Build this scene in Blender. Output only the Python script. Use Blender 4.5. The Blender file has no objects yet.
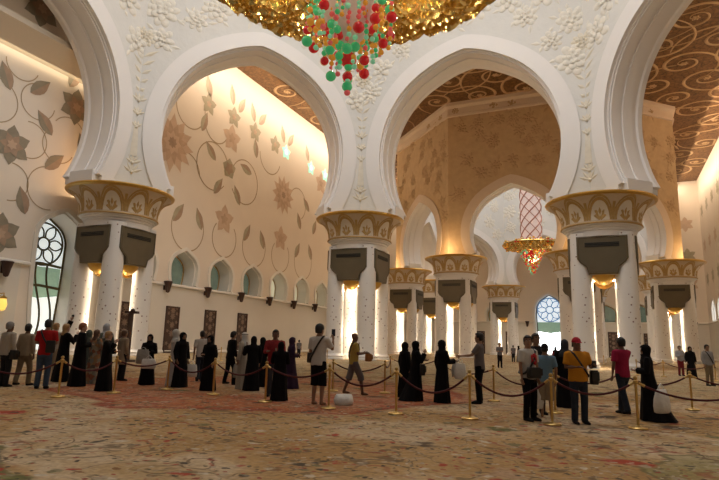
import bpy, bmesh, math, random
import numpy as np
from mathutils import Vector, Matrix
random.seed(7)
PI=math.pi
SC=bpy.context.scene
COL=SC.collection
# ------------------------------------------------------------------ camera
CX,CY,CH=11.187,-23.071,1.442
YAW,PITCH,ROLL,FPX=math.radians(24.095),math.radians(10.537),math.radians(1.484),558.46
fwd=Vector((-math.sin(YAW),math.cos(YAW),0)); rgt=Vector((math.cos(YAW),math.sin(YAW),0)); up=Vector((0,0,1))
F=fwd*math.cos(PITCH)+up*math.sin(PITCH); U0=up*math.cos(PITCH)-fwd*math.sin(PITCH)
R_=rgt*math.cos(ROLL)+U0*math.sin(ROLL); U_=U0*math.cos(ROLL)-rgt*math.sin(ROLL)
cd=bpy.data.cameras.new('camera'); cam=bpy.data.objects.new('camera',cd); COL.objects.link(cam)
cd.sensor_width=36; cd.sensor_fit='HORIZONTAL'; cd.lens=FPX/719*36; cd.clip_end=500
m=Matrix.Identity(4)
for i in range(3):
    m[i][0]=R_[i]; m[i][1]=U_[i]; m[i][2]=-F[i]
m[0][3],m[1][3],m[2][3]=CX,CY,CH
cam.matrix_world=m; SC.camera=cam
def ground(u,v):            # floor point seen at a place in the photograph
    d=F*FPX+R_*(u-359.5)-U_*(v-240); k=-CH/d.z
    return Vector((CX+d.x*k,CY+d.y*k,0))
def horizon(u):
    return 240+(F.z*FPX+R_.z*(u-359.5))/U_.z

# ------------------------------------------------------------------ materials
MATS={}
def newmat(name):
    m=bpy.data.materials.new(name); m.use_nodes=True
    nt=m.node_tree; b=nt.nodes['Principled BSDF']
    return m,nt,b
def N(nt,t,**kw):
    n=nt.nodes.new(t)
    for k,v in kw.items():
        if k in n.inputs.keys(): n.inputs[k].default_value=v
        else: setattr(n,k,v)
    return n
def L(nt,a,b): nt.links.new(a,b)
def rgb(c): return (c[0],c[1],c[2],1)
def pm(name,color,rough=.6,metal=0.,var=.12,scale=6.,bump=0.,bscale=20.,emit=None,estr=0.,spec=.5,coat=0):
    """principled material with a noise variation of its colour and an optional noise bump"""
    if name in MATS: return MATS[name]
    m,nt,b=newmat(name)
    tc=N(nt,'ShaderNodeTexCoord')
    n=N(nt,'ShaderNodeTexNoise',Scale=scale,Detail=4.); L(nt,tc.outputs['Object'],n.inputs['Vector'])
    mx=N(nt,'ShaderNodeMix',data_type='RGBA'); mx.inputs[6].default_value=rgb([c*(1-var) for c in color]); mx.inputs[7].default_value=rgb([min(1,c*(1+var)) for c in color])
    L(nt,n.outputs['Fac'],mx.inputs[0]); L(nt,mx.outputs[2],b.inputs['Base Color'])
    b.inputs['Roughness'].default_value=rough; b.inputs['Metallic'].default_value=metal
    b.inputs['Specular IOR Level'].default_value=spec
    if coat: b.inputs['Coat Weight'].default_value=coat
    if bump:
        n2=N(nt,'ShaderNodeTexNoise',Scale=bscale,Detail=3.); L(nt,tc.outputs['Object'],n2.inputs['Vector'])
        bp=N(nt,'ShaderNodeBump',Strength=bump,Distance=.05); L(nt,n2.outputs['Fac'],bp.inputs['Height']); L(nt,bp.outputs['Normal'],b.inputs['Normal'])
    if emit:
        b.inputs['Emission Color'].default_value=rgb(emit); b.inputs['Emission Strength'].default_value=estr
    MATS[name]=m; return m
M_white=pm('white_marble',(.80,.78,.775),.5,var=.03,scale=.6)
M_relief=pm('carved_white_marble',(.70,.695,.68),.65,var=.07,scale=.5,bump=.8,bscale=1.5)
M_relief2=pm('carved_flowers_marble',(.765,.735,.67),.6,var=.05,scale=2)
M_motif=pm('cream_gilt_motif',(.72,.67,.57),.5,var=.15,scale=2)
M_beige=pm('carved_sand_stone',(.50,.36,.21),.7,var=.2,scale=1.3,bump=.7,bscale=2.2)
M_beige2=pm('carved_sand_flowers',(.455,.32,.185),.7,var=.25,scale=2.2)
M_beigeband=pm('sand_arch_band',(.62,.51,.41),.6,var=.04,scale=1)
M_wall=pm('cream_marble_wall',(.74,.665,.58),.45,var=.05,scale=.35)
M_wall2=pm('pale_marble_dado',(.66,.63,.58),.35,var=.04,scale=.5)
M_trim=pm('white_marble_trim',(.74,.71,.66),.4,var=.03,scale=1)
M_gold=pm('gilded_metal',(.62,.38,.09),.33,metal=.75,var=.2,scale=3)
M_goldmat=pm('gold_leaf_inlay',(.46,.30,.11),.5,metal=.25,var=.25,scale=5)
M_capflare=pm('capital_marble',(.58,.47,.34),.6,var=.12,scale=2)
M_brass=pm('polished_brass',(.62,.43,.16),.28,metal=.9,var=.1,scale=10)
M_velvet=pm('red_velvet',(.075,.006,.010),.8,var=.3,scale=20)
M_bronze=pm('dark_bronze_panel',(.125,.10,.06),.45,metal=.2,var=.15,scale=1.5)
M_slot=pm('black_slot',(.01,.01,.008),.6)
M_wood=pm('dark_carved_wood',(.045,.018,.012),.5,var=.3,scale=3)
M_lattice=pm('pale_wood_inlay',(.20,.13,.09),.5,var=.3,scale=3)
M_glow=pm('lamp_glow',(1,.9,.7),.5,emit=(1,.80,.50),estr=9)
M_core=pm('core_marble',(.80,.70,.55),.5,var=.03,scale=2)
# shafts: white marble with small inlaid flowers
def shaft_mat():
    m,nt,b=newmat('inlaid_white_marble'); tc=N(nt,'ShaderNodeTexCoord')
    v=N(nt,'ShaderNodeTexVoronoi',Scale=2.3); L(nt,tc.outputs['Object'],v.inputs['Vector'])
    cr=N(nt,'ShaderNodeValToRGB'); e=cr.color_ramp.elements; e[0].position=.12; e[0].color=(.22,.13,.12,1); e[1].position=.17; e[1].color=(.74,.72,.70,1)
    L(nt,v.outputs['Distance'],cr.inputs[0]); L(nt,cr.outputs[0],b.inputs['Base Color']); b.inputs['Roughness'].default_value=.35
    return m
M_shaft=shaft_mat()
def ceil_mat():
    m,nt,b=newmat('brown_arabesque_ceiling'); tc=N(nt,'ShaderNodeTexCoord')
    n=N(nt,'ShaderNodeTexNoise',Scale=2.2,Detail=5.); L(nt,tc.outputs['Object'],n.inputs['Vector'])
    v=N(nt,'ShaderNodeTexVoronoi',Scale=1.6,feature='DISTANCE_TO_EDGE'); L(nt,tc.outputs['Object'],v.inputs['Vector'])
    cr=N(nt,'ShaderNodeValToRGB'); e=cr.color_ramp.elements; e[0].position=.3; e[0].color=(.12,.055,.018,1); e[1].position=.7; e[1].color=(.26,.13,.048,1)
    L(nt,n.outputs['Fac'],cr.inputs[0])
    cr2=N(nt,'ShaderNodeValToRGB'); e=cr2.color_ramp.elements; e[0].position=.02; e[0].color=(.45,.45,.45,1); e[1].position=.08; e[1].color=(1,1,1,1)
    L(nt,v.outputs['Distance'],cr2.inputs[0])
    mx=N(nt,'ShaderNodeMix',data_type='RGBA',blend_type='MULTIPLY'); mx.inputs[0].default_value=1; L(nt,cr.outputs[0],mx.inputs[6]); L(nt,cr2.outputs[0],mx.inputs[7])
    L(nt,mx.outputs[2],b.inputs['Base Color']); b.inputs['Roughness'].default_value=.6
    return m
M_ceil=ceil_mat()
M_scroll=pm('cream_scrolls',(.50,.34,.19),.6,var=.12,scale=2)
def carpet_mat():
    m,nt,b=newmat('floral_wool_carpet'); tc=N(nt,'ShaderNodeTexCoord'); P=tc.outputs['Object']
    warp=N(nt,'ShaderNodeTexNoise',Scale=.9,Detail=3.); L(nt,P,warp.inputs['Vector'])
    wv=N(nt,'ShaderNodeVectorMath',operation='SCALE'); L(nt,warp.outputs['Color'],wv.inputs[0]); wv.inputs['Scale'].default_value=.9
    W=N(nt,'ShaderNodeVectorMath',operation='ADD'); L(nt,P,W.inputs[0]); L(nt,wv.outputs[0],W.inputs[1]); W=W.outputs[0]
    def noise(s,d=4.,src=P):
        n=N(nt,'ShaderNodeTexNoise',Scale=s,Detail=d); L(nt,src,n.inputs['Vector']); return n.outputs['Fac']
    def ramp(src,stops):
        c=N(nt,'ShaderNodeValToRGB'); el=c.color_ramp.elements
        while len(el)<len(stops): el.new(.5)
        for e,(p,col) in zip(el,stops): e.position=p; e.color=rgb(col) if hasattr(col,'__len__') else (col,col,col,1)
        L(nt,src,c.inputs[0]); return c.outputs[0]
    def mix(f,a,bb,mode='MIX'):
        x=N(nt,'ShaderNodeMix',data_type='RGBA',blend_type=mode)
        if isinstance(f,float): x.inputs[0].default_value=f
        else: L(nt,f,x.inputs[0])
        for s,i in ((a,6),(bb,7)):
            if isinstance(s,tuple): x.inputs[i].default_value=rgb(s)
            else: L(nt,s,x.inputs[i])
        return x.outputs[2]
    def math_(op,a,bb=None):
        x=N(nt,'ShaderNodeMath',operation=op)
        for s,i in ((a,0),(bb,1)):
            if s is None: continue
            if isinstance(s,(int,float)): x.inputs[i].default_value=s
            else: L(nt,s,x.inputs[i])
        return x.outputs[0]
    base=ramp(noise(.30,4.,W),[(.36,(.40,.235,.09)),(.50,(.50,.32,.145)),(.57,(.60,.46,.30)),(.68,(.48,.325,.155))])
    # medallion
    sp=N(nt,'ShaderNodeSeparateXYZ'); L(nt,W,sp.inputs[0])
    def disc(cx,cy,r,lob=0.,k=8):
        dx=math_('SUBTRACT',sp.outputs[0],cx); dy=math_('SUBTRACT',sp.outputs[1],cy)
        d=math_('SQRT',math_('ADD',math_('MULTIPLY',dx,dx),math_('MULTIPLY',dy,dy)))
        an=math_('ARCTAN2',dy,dx)
        return math_('ADD',math_('DIVIDE',d,r),math_('MULTIPLY',math_('ABSOLUTE',math_('SINE',math_('MULTIPLY',an,k/2))),lob))
    def put(c,cx,cy,r,cin,cring,amt):
        d=disc(cx,cy,r,.12)
        f=ramp(d,[(.30,.15),(.55,.9),(.93,.9),(.97,0.)])
        f=math_('MULTIPLY',f,math_('MULTIPLY',noise(1.3,5.,W),amt))
        c=mix(f,c,cin)
        ring=ramp(d,[(.90,0.),(.925,1.),(.945,1.),(.97,0.)])
        return mix(math_('MULTIPLY',ring,.75),c,cring)
    c=put(base,2.0,-7.2,6.8,(.47,.10,.04),(.30,.035,.02),1.45)
    c=put(c,20,-3,6.0,(.40,.32,.17),(.26,.14,.07),1.0)
    c=put(c,-9,-15,6.0,(.50,.22,.11),(.34,.09,.05),1.0)
    c=put(c,4.2,-20.3,2.9,(.17,.19,.06),(.14,.13,.05),1.5)
    c=put(c,13.6,-14.4,1.9,(.24,.25,.10),(.16,.14,.06),1.1)
    far_=ramp(math_('ADD',math_('MULTIPLY',sp.outputs[1],.05),.5),[(.28,0.),(.62,.6)])  # far carpet tint, brightness of the lit floor put into its colour
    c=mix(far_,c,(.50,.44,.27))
    # curling vines: contour lines of warped noise
    for sc_,w_,col_,am in ((.55,.012,(.30,.07,.04),.7),(.95,.016,(.13,.085,.05),.75),(1.7,.02,(.09,.075,.05),.6),(2.6,.022,(.50,.40,.28),.5)):
        n_=noise(sc_,2.,W)
        f=ramp(math_('ABSOLUTE',math_('SUBTRACT',n_,.5)),[(w_*.5,am),(w_,0.)])
        f=math_('MULTIPLY',f,ramp(noise(.6+sc_*.2),[(.42,.15),(.55,1.)]))
        c=mix(f,c,col_)
    # flowers of three sizes
    for s,r,cols,th in ((.85,.30,((.40,.05,.03),(.12,.13,.05),(.08,.055,.04),(.46,.30,.18)),.5),(1.9,.26,((.36,.06,.04),(.07,.06,.05),(.42,.34,.24),(.16,.15,.07)),.45),(3.2,.30,((.40,.06,.04),(.05,.045,.04),(.58,.50,.38),(.20,.18,.09)),.3),(7.5,.30,((.36,.08,.05),(.05,.045,.04),(.58,.48,.36),(.12,.10,.06)),.3),(4.2,.26,((.30,.05,.035),(.06,.05,.045),(.44,.36,.26),(.24,.12,.05)),.35)):
        v=N(nt,'ShaderNodeTexVoronoi',Scale=s); L(nt,W,v.inputs['Vector'])
        fs=N(nt,'ShaderNodeSeparateColor'); L(nt,v.outputs['Color'],fs.inputs[0])
        pal=N(nt,'ShaderNodeValToRGB'); pal.color_ramp.interpolation='CONSTANT'; el=pal.color_ramp.elements
        while len(el)<4: el.new(.5)
        for e,(p,q) in zip(el,zip((0,.3,.55,.8),cols)): e.position=p; e.color=rgb(q)
        L(nt,fs.outputs[0],pal.inputs[0])
        dd=math_('ADD',v.outputs['Distance'],math_('MULTIPLY',math_('SUBTRACT',noise(s*3.5,3.),.5),.45))
        f=ramp(dd,[(r*.6,.95),(r*.95,0.)])
        f=math_('MULTIPLY',f,math_('GREATER_THAN',fs.outputs[1],th))
        c=mix(f,c,pal.outputs[0])
    c=mix(ramp(noise(14.,2.),[(.3,.35),(.65,0.)]),c,(.12,.075,.045))
    c=mix(ramp(noise(5.,4.),[(.56,0.),(.72,.45)]),c,(.50,.41,.30))
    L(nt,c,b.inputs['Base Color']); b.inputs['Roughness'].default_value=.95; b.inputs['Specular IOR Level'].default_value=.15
    bp=N(nt,'ShaderNodeBump',Strength=.3,Distance=.03); L(nt,noise(30.,2.),bp.inputs['Height']); L(nt,bp.outputs['Normal'],b.inputs['Normal'])
    return m
M_carpet=carpet_mat()

# ------------------------------------------------------------------ mesh helper
class MB:
    def __init__(s): s.v=[]; s.f=[]; s.m=[]
    def add(s,vs,fs,mi=0):
        o=len(s.v); s.v+=[tuple(v) for v in vs]
        for f in fs: s.f.append([i+o for i in f]); s.m.append(mi)
    def grid(s,rows,mi=0,closed=False,caps=False):
        n=len(rows[0]); vs=[p for r in rows for p in r]; fs=[]
        for i in range(len(rows)-1):
            for j in range(n if closed else n-1):
                k=(j+1)%n; fs.append([i*n+j,i*n+k,(i+1)*n+k,(i+1)*n+j])
        if caps: fs.append(list(range(n))[::-1]); fs.append([(len(rows)-1)*n+j for j in range(n)])
        s.add(vs,fs,mi)
    def box(s,c,d,mi=0,rot=0.,mat=None):
        vs=[]
        for x in (-1,1):
            for y in (-1,1):
                for z in (-1,1): vs.append(Vector((x*d[0]/2,y*d[1]/2,z*d[2]/2)))
        R=mat if mat is not None else Matrix.Rotation(rot,3,'Z')
        vs=[R@v+Vector(c) for v in vs]
        s.add(vs,[[0,1,3,2],[4,6,7,5],[0,4,5,1],[2,3,7,6],[0,2,6,4],[1,5,7,3]],mi)
    def tube(s,pts,rad,n=8,mi=0,caps=True,flat=1.):
        pts=[Vector(p) for p in pts]
        if not hasattr(rad,'__len__'): rad=[rad]*len(pts)
        rows=[]; prev=None
        for i,p in enumerate(pts):
            a=pts[max(i-1,0)]; b=pts[min(i+1,len(pts)-1)]; d=(b-a)
            d=d.normalized() if d.length>1e-9 else Vector((0,0,1))
            if prev is None:
                x=d.orthogonal().normalized()
            else:
                x=(prev-d*prev.dot(d)); x=x.normalized() if x.length>1e-6 else d.orthogonal().normalized()
            prev=x; y=d.cross(x)
            rows.append([p+(x*math.cos(2*PI*k/n)+y*math.sin(2*PI*k/n)*flat)*rad[i] for k in range(n)])
        s.grid(rows,mi,True,caps)
    def lathe(s,prof,n=24,c=(0,0,0),mi=0,a0=0.,a1=None):
        cx,cy,cz=c; full=a1 is None
        k=n if full else n+1; A=2*PI if full else a1-a0
        rows=[[(cx+r*math.cos(a0+A*j/n),cy+r*math.sin(a0+A*j/n),cz+z) for j in range(k)] for r,z in prof]
        s.grid(rows,mi,full,False)
    def ball(s,c,r,nu=12,nv=8,mi=0):
        if not hasattr(r,'__len__'): r=(r,r,r)
        rows=[]
        for i in range(nv+1):
            t=PI*i/nv; rr=max(math.sin(t),.002)
            rows.append([(c[0]+r[0]*rr*math.cos(2*PI*j/nu),c[1]+r[1]*rr*math.sin(2*PI*j/nu),c[2]-r[2]*math.cos(t)) for j in range(nu)])
        s.grid(rows,mi,True,False)
    def rings(s,rs,n=16,mi=0,fold=0.,fk=7,ph=0.):
        """stacked elliptical rings: (z,rx,ry,y[,x])"""
        rows=[]
        zt=rs[-1][0]; z0=rs[0][0]
        for q in rs:
            z,rx,ry,y=q[:4]; x=q[4] if len(q)>4 else 0
            t=1-(z-z0)/(zt-z0); am=1+0*t
            row=[]
            for j in range(n):
                a=2*PI*j/n; k=1+fold*t*(math.sin(fk*a+ph)+.5*math.sin((fk+4)*a+2*ph+3*z))
                row.append((x+rx*k*math.cos(a),y+ry*k*math.sin(a),z))
            rows.append(row)
        s.grid(rows,mi,True,True)
    def mesh(s,name,mats,angle=40):
        me=bpy.data.meshes.new(name); me.from_pydata(s.v,[],s.f)
        for m in mats: me.materials.append(m)
        if len(mats)>1: me.polygons.foreach_set('material_index',s.m)
        me.polygons.foreach_set('use_smooth',[True]*len(me.polygons))
        me.validate(); me.update()
        bm=bmesh.new(); bm.from_mesh(me); bmesh.ops.recalc_face_normals(bm,faces=bm.faces); bm.to_mesh(me); bm.free()
        if angle is not None: me.set_sharp_from_angle(angle=math.radians(angle))
        return me
    def build(s,name,mats,parent=None,angle=40,loc=None):
        if not isinstance(mats,(list,tuple)): mats=[mats]
        return link(name,s.mesh(name,mats,angle),parent,loc)
def link(name,me,parent=None,loc=None):
    o=bpy.data.objects.new(name,me); COL.objects.link(o)
    if parent: o.parent=parent
    if loc is not None: o.location=loc
    return o
def tag(o,label=None,cat=None,group=None,kind=None):
    if label: o['label']=label
    if cat: o['category']=cat
    if group: o['group']=group
    if kind: o['kind']=kind
    return o
def empty(name,loc=(0,0,0),rz=0.,label=None,cat=None,group=None):
    o=bpy.data.objects.new(name,None); COL.objects.link(o); o.location=loc; o.rotation_euler=(0,0,rz); o.empty_display_size=.2
    return tag(o,label,cat,group,'thing' if name in('clustered_column','crystal_chandelier') else None)
def copy_tree(o,parent=None):
    c=o.copy(); COL.objects.link(c)
    if parent: c.parent=parent
    for ch in list(o.children): copy_tree(ch,c)
    return c
def struct(o): o['kind']='structure'; return o

# ------------------------------------------------------------------ arches
def profile(a,c,bu,bl,zb,z0,pt,n=56):
    """half-open horseshoe outline from the left foot over the apex to the right foot, as (t,z)"""
    th0=-math.asin(min(.999,(c-zb)/bl)); out=[]
    for i in range(n+1):
        th=(PI-th0)+(2*th0-PI)*i/n
        b=bu if math.sin(th)>0 else bl
        t=a*math.cos(th); z=c+b*math.sin(th)
        if math.sin(th)>0: z+=pt*max(0,1-abs(t)/(.45*a))**1.3
        out.append((t,z))
    return [(out[0][0]-.3,z0),(out[0][0]-.3,zb-.12)]+out+[(out[-1][0]+.3,zb-.12),(out[-1][0]+.3,z0)]
def to_rect(q,c,h,z1):
    """push outline q out to the rectangle |t|<h, z<z1"""
    out=[]
    for t,z in q:
        if z<=c: out.append((math.copysign(h,t),z)); continue
        k=min(h/abs(t) if abs(t)>1e-6 else 1e9,(z1-c)/(z-c)); out.append((t*k,c+(z-c)*k))
    for sg in (-1,1):
        j=min(range(len(out)),key=lambda i:(out[i][0]-sg*h)**2+(out[i][1]-z1)**2); out[j]=(sg*h,z1)
    return out
def rosette(mb,P,t,z,r,mi,npet=8,lift=.10,rot=0.):
    """a carved peony: three rounds of cupped petals and a button"""
    rq=random.Random(int(abs(t)*977+z*131+npet))
    def petal(cx,cz,ax,l,w,h0,h):
        ca,sa=math.cos(ax),math.sin(ax); rows=[]
        for i in range(4):
            f=math.cos(i*PI/2/3.4); hh=h0+h*math.sin(i*PI/2/3.4)
            rows.append([P(cx+l*f*math.cos(q)*ca-w*f*math.sin(q)*sa,cz+l*f*math.cos(q)*sa+w*f*math.sin(q)*ca,hh*(.75+.25*math.cos(q))) for q in [2*PI*j/10 for j in range(10)]])
        mb.grid(rows,mi,True,False); mb.add(rows[-1],[list(range(10))],mi)
    for ring,(d,l,k,h0) in enumerate(((.68,.36,npet+1,0),(.40,.30,npet-1,lift*.75),(.17,.2,4,lift*1.4))):
        for i in range(k):
            a=rot+ring*.4+2*PI*i/k+rq.uniform(-.12,.12); dd=d*r*rq.uniform(.9,1.12)
            petal(t+dd*math.cos(a),z+dd*math.sin(a),a,l*r,l*r*rq.uniform(.62,.85),h0,lift)
def leafshape(mb,P,t,z,ln,w,a,mi,lift=.06):
    ca,sa=math.cos(a),math.sin(a)
    def q(al,ac,o): return P(t+al*ca-ac*sa,z+al*sa+ac*ca,o)
    mb.add([q(0,0,.01),q(ln*.45,w,.01),q(ln,0,.01),q(ln*.45,-w,.01),q(ln*.5,0,lift)],[[0,1,4],[1,2,4],[2,3,4],[3,0,4]],mi)
def arch_wall(name,A,B,thick,aw,prof,band,z1,mats,zcap,flowers_in,flowers_out,seed=0):
    """one face of an octagonal arcade; A,B inner corners. mats: inner, band, soffit, outer, inner flower, outer flower, outer band"""
    rnd=random.Random(seed)
    A=Vector(A);B=Vector(B); tt=(B-A).normalized(); mid=(A+B)/2; h=(B-A).length/2
    nn=Vector((-mid.x,-mid.y,0)); 
    nn=Vector((tt.y,-tt.x,0)) if Vector((tt.y,-tt.x,0)).dot(aw-mid)>0 else Vector((-tt.y,tt.x,0))
    def P(t,z,o=0.): return mid+tt*t+nn*o+Vector((0,0,z))
    a,c,bu,bl,zb,pt=prof
    def pf(g): return profile(a+g,c,bu+g,bl+g*.6,zb,zcap,pt)
    mb=MB()
    for side in (0,1):
        off=0. if side==0 else -thick; sg=1 if side==0 else -1
        hh=h if side==0 else h+thick*math.tan(PI/8)
        p=pf(0 if side==0 else -.25); q=pf(band if side==0 else band-.25)
        r=to_rect(q,c,hh,z1); mW,mB=(0,1) if side==0 else (3,6)
        mb.grid([[P(t,z,off+sg*.14) for t,z in p],[P(t,z,off+sg*.14) for t,z in q]],mB)
        mb.grid([[P(t,z,off+sg*.14) for t,z in q],[P(t,z,off) for t,z in q]],mB)
        mid1=[((x0*.5+x1*.5),(y0*.5+y1*.5)) for (x0,y0),(x1,y1) in zip(q,r)]
        mb.grid([[P(t,z,off) for t,z in q],[P(t,z,off) for t,z in mid1],[P(t,z,off) for t,z in r]],mW)
    # stepped soffit
    steps=[(-.14,0.),(.22,0.),(.22,.10),(.40,.10),(.40,.20),(1.25,.20),(1.25,.12),(1.6,.12),(1.6,.22),(thick-.9,.22),(thick-.9,.13),(thick-.45,.13),(thick-.3,.25),(thick+.14,.25)]
    k=thick/3.5
    rows=[]
    for d,g in steps:
        rows.append([P(t,z,-d) for t,z in pf(-g)])
    mb.grid(rows,2)
    # impost blocks at the feet
    for sg in (-1,1):
        x=pf(0)[2][0]; w=abs(x)
        d0,d1,g=.25,thick-.7,.5
        cpos=P(sg*(w-g/2+.22),zcap+.44,-(d0+d1)/2)
        mb.box(cpos,(g,d1-d0,.9),2,mat=Matrix((tt,nn,Vector((0,0,1)))).transposed())
    for want,off,sg,hh,mi,rr in ((flowers_in,0.,1,h,4,(.95,1.5)),(flowers_out,-thick,-1,h+thick*.41,5,(.7,.95))):
        pts=[]
        PP=(lambda t,z,o: P(t,z,off+sg*o))
        tries=0
        while len(pts)<want and tries<4000:
            tries+=1
            t=rnd.uniform(-hh+.6,hh-.6); z=rnd.uniform(c-1,z1-1); r=rnd.uniform(*rr)
            ga=band+r*.95+.1
            if z>c: ins=(t/(a+ga))**2+((z-c)/(bu+pt+ga))**2<1
            else: ins=abs(t)<a+ga
            if ins or any((t-x)**2+(z-y)**2<(r+s)**2*.98 for x,y,s in pts): continue
            pts.append((t,z,r)); rosette(mb,PP,t,z,r,mi,rnd.choice((6,7,8)),rot=rnd.random()*6)
            for j in range(4):
                an=rnd.random()*6.28; leafshape(mb,PP,t+r*.9*math.cos(an),z+r*.9*math.sin(an),rnd.uniform(.5,1.1),.2,an+rnd.uniform(-.9,.9),mi,.08)
    o=mb.build(name,mats,angle=30); struct(o); return o
def octagon(cx,cy,a,thick,prof,band,z1,mats,zcap,faces,fin,fout,nm,seed):
    h=a*math.tan(PI/8); cen=Vector((cx,cy,0))
    V=[(-a,-h),(-a,h),(-h,a),(h,a),(a,h),(a,-h),(h,-a),(-h,-a)]
    V=[Vector((cx+x,cy+y,0)) for x,y in V]
    for i in faces:
        arch_wall('wall_'+nm+'_'+['left','back_left','back','back_right','right','front_right','front','front_left'][i],V[i],V[(i+1)%8],thick,cen,prof,band,z1,mats,zcap,fin,fout,seed+i)
    return V
ZC=13.55; ZCEIL=36.0
PROF1=(8.4,19.4,9.15,9.9,14.1,.5)
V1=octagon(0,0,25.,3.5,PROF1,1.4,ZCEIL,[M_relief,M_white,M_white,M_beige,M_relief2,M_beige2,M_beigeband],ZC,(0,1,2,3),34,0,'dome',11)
OY=72.45
PROF2=(5.9,16.9,6.1,6.0,14.0,.55)
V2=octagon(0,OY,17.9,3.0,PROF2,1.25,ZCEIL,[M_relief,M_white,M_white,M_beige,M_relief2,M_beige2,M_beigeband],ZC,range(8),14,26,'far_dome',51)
# cream moulding where the far octagon meets the ceiling
mb=MB()
ao=20.9
for i in range(8):
    an=PI/8+i*PI/4
rows=[]
for dr,z in ((0,33.9),(.25,34.0),(.25,34.3),(.1,34.4),(.1,35.2),(.5,35.5),(.5,36.0)):
    rr=(ao+dr)/math.cos(PI/8); rows.append([(rr*math.cos(PI/8+k*PI/4),OY+rr*math.sin(PI/8+k*PI/4),z) for k in range(8)])
mb.grid(rows,0,True); struct(mb.build('trim_1',M_beigeband,angle=20))
# gilt motif running down each corner of the big octagon, folded over the corner
def corner_motif(k):
    V=V1[k]; inw=Vector((-V.x,-V.y,0)).normalized(); side=Vector((inw.y,-inw.x,0))
    c,s=math.cos(PI/8),math.sin(PI/8)
    def P(t,z,o=0.): return V+side*t*c+inw*(abs(t)*s+o)+Vector((0,0,z))
    mb=MB()
    for dz,w,n in ((15.2,.62,5),(16.0,.5,5),(19.2,.4,4),(20.4,.42,5),(21.6,.5,5)):
        for i in range(n):
            a=PI/2+(i-(n-1)/2)*.62; leafshape(mb,P,0,dz,.95*w/.5*.8,.17,a,0,.09)
        mb.ball(P(0,dz,.05),(.16,.16,.16),8,5,0)
    for z0,z1,w0,w1 in ((16.6,19.2,.34,.2),):
        mb.add([P(-w0,z0,.02),P(-w1,z1,.02),P(0,z1,.08),P(w1,z1,.02),P(w0,z0,.02),P(0,z0,.08)],[[0,1,2,5],[5,2,3,4]],0)
    for i in range(5):
        z=22.8+i*.8; w=.4+i*.2
        for sg in (-1,1): leafshape(mb,P,0,z-.3,w*1.25,.2,PI/2-sg*1.0,0,.1)
    rosette(mb,P,0,27.6,.9,0,8)
    return struct(mb.build('trim_%d'%(k+2),[M_motif],angle=30))
for k in (1,2,3): corner_motif(k)

# ------------------------------------------------------------------ ceiling and domes
XL,XR,YF,YB=-31.,29.,-32.,105.
def ceiling():
    bm=bmesh.new(); edges=[]
    def loop(pts):
        vs=[bm.verts.new((x,y,ZCEIL)) for x,y in pts]
        for i in range(len(vs)): edges.append(bm.edges.new((vs[i],vs[(i+1)%len(vs)])))
    loop([(XL-.4,YF),(XR+.4,YF),(XR+.4,YB+.4),(XL-.4,YB+.4)])
    for cy,a in ((0,26.5),(OY,19.2)):
        r=a/math.cos(PI/8); loop([(r*math.cos(PI/8+k*PI/4),cy+r*math.sin(PI/8+k*PI/4)) for k in range(8)])
    bmesh.ops.triangle_fill(bm,edges=edges,use_beauty=True)
    mb=MB(); bm.verts.index_update()
    mb.add([v.co.copy() for v in bm.verts],[[v.index for v in f.verts] for f in bm.faces],0)
    bm.free()
    # cream scrolls: spirals with leaves, laid on the soffit
    def ribbon(pts,w):
        rows=[]
        n=len(pts)
        for i,p in enumerate(pts):
            a=pts[max(i-1,0)]; b=pts[min(i+1,n-1)]; d=Vector((b[0]-a[0],b[1]-a[1])).normalized(); nx,ny=-d.y,d.x
            ww=w*(.35+.65*math.sin(PI*min(1,(i+.5)/n*1.15)))
            rows.append([(p[0]-nx*ww,p[1]-ny*ww,ZCEIL-.03),(p[0],p[1],ZCEIL-.10),(p[0]+nx*ww,p[1]+ny*ww,ZCEIL-.03)])
        mb.grid(rows,1)
    def inside(x,y):
        for cy,a in ((0,28.3),(OY,21.4)):
            if max(abs(x),abs(y-cy),(abs(x)+abs(y-cy))*.7071)<a: return True
        return False
    rnd=random.Random(3)
    y=-2.
    row=0
    while y<102:
        x=-28.5+(row%2)*3.1
        while x<28.5:
            if not inside(x,y):
                R=rnd.uniform(2.1,3.1); s=rnd.choice((-1,1)); a0=rnd.random()*6.28
                sp=[]
                for i in range(40):
                    u=i/39; r=R*(1-u*.86); a=a0+s*u*9.2
                    sp.append((x+r*math.cos(a),y+r*math.sin(a)))
                # tail leading out of the spiral
                tail=[]
                for i in range(1,22):
                    u=i/21; r=R*(1+1.1*u*u+.15*u); a=a0-s*u*2.5
                    tail.append((x+r*math.cos(a),y+r*math.sin(a)))
                pts=[p for p in tail[::-1]+sp if XL+.2<p[0]<XR-.2 and not inside(*p)]
                if len(pts)>12: ribbon(pts,.21)
                ca=a0+s*9.2
                for j in range(6):
                    a=2*PI*j/6; 
                    leafshape(mb,lambda t,z,o:(t,z,ZCEIL-.05-o),x,y,.55,.2,a,1,.12)
            x+=6.2
        y+=5.2; row+=1
    return struct(mb.build('ceiling',[M_ceil,M_scroll],angle=30))
ceiling()
M_dome=pm('white_dome_plaster',(.78,.76,.72),.7,var=.03,scale=.4)
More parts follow.
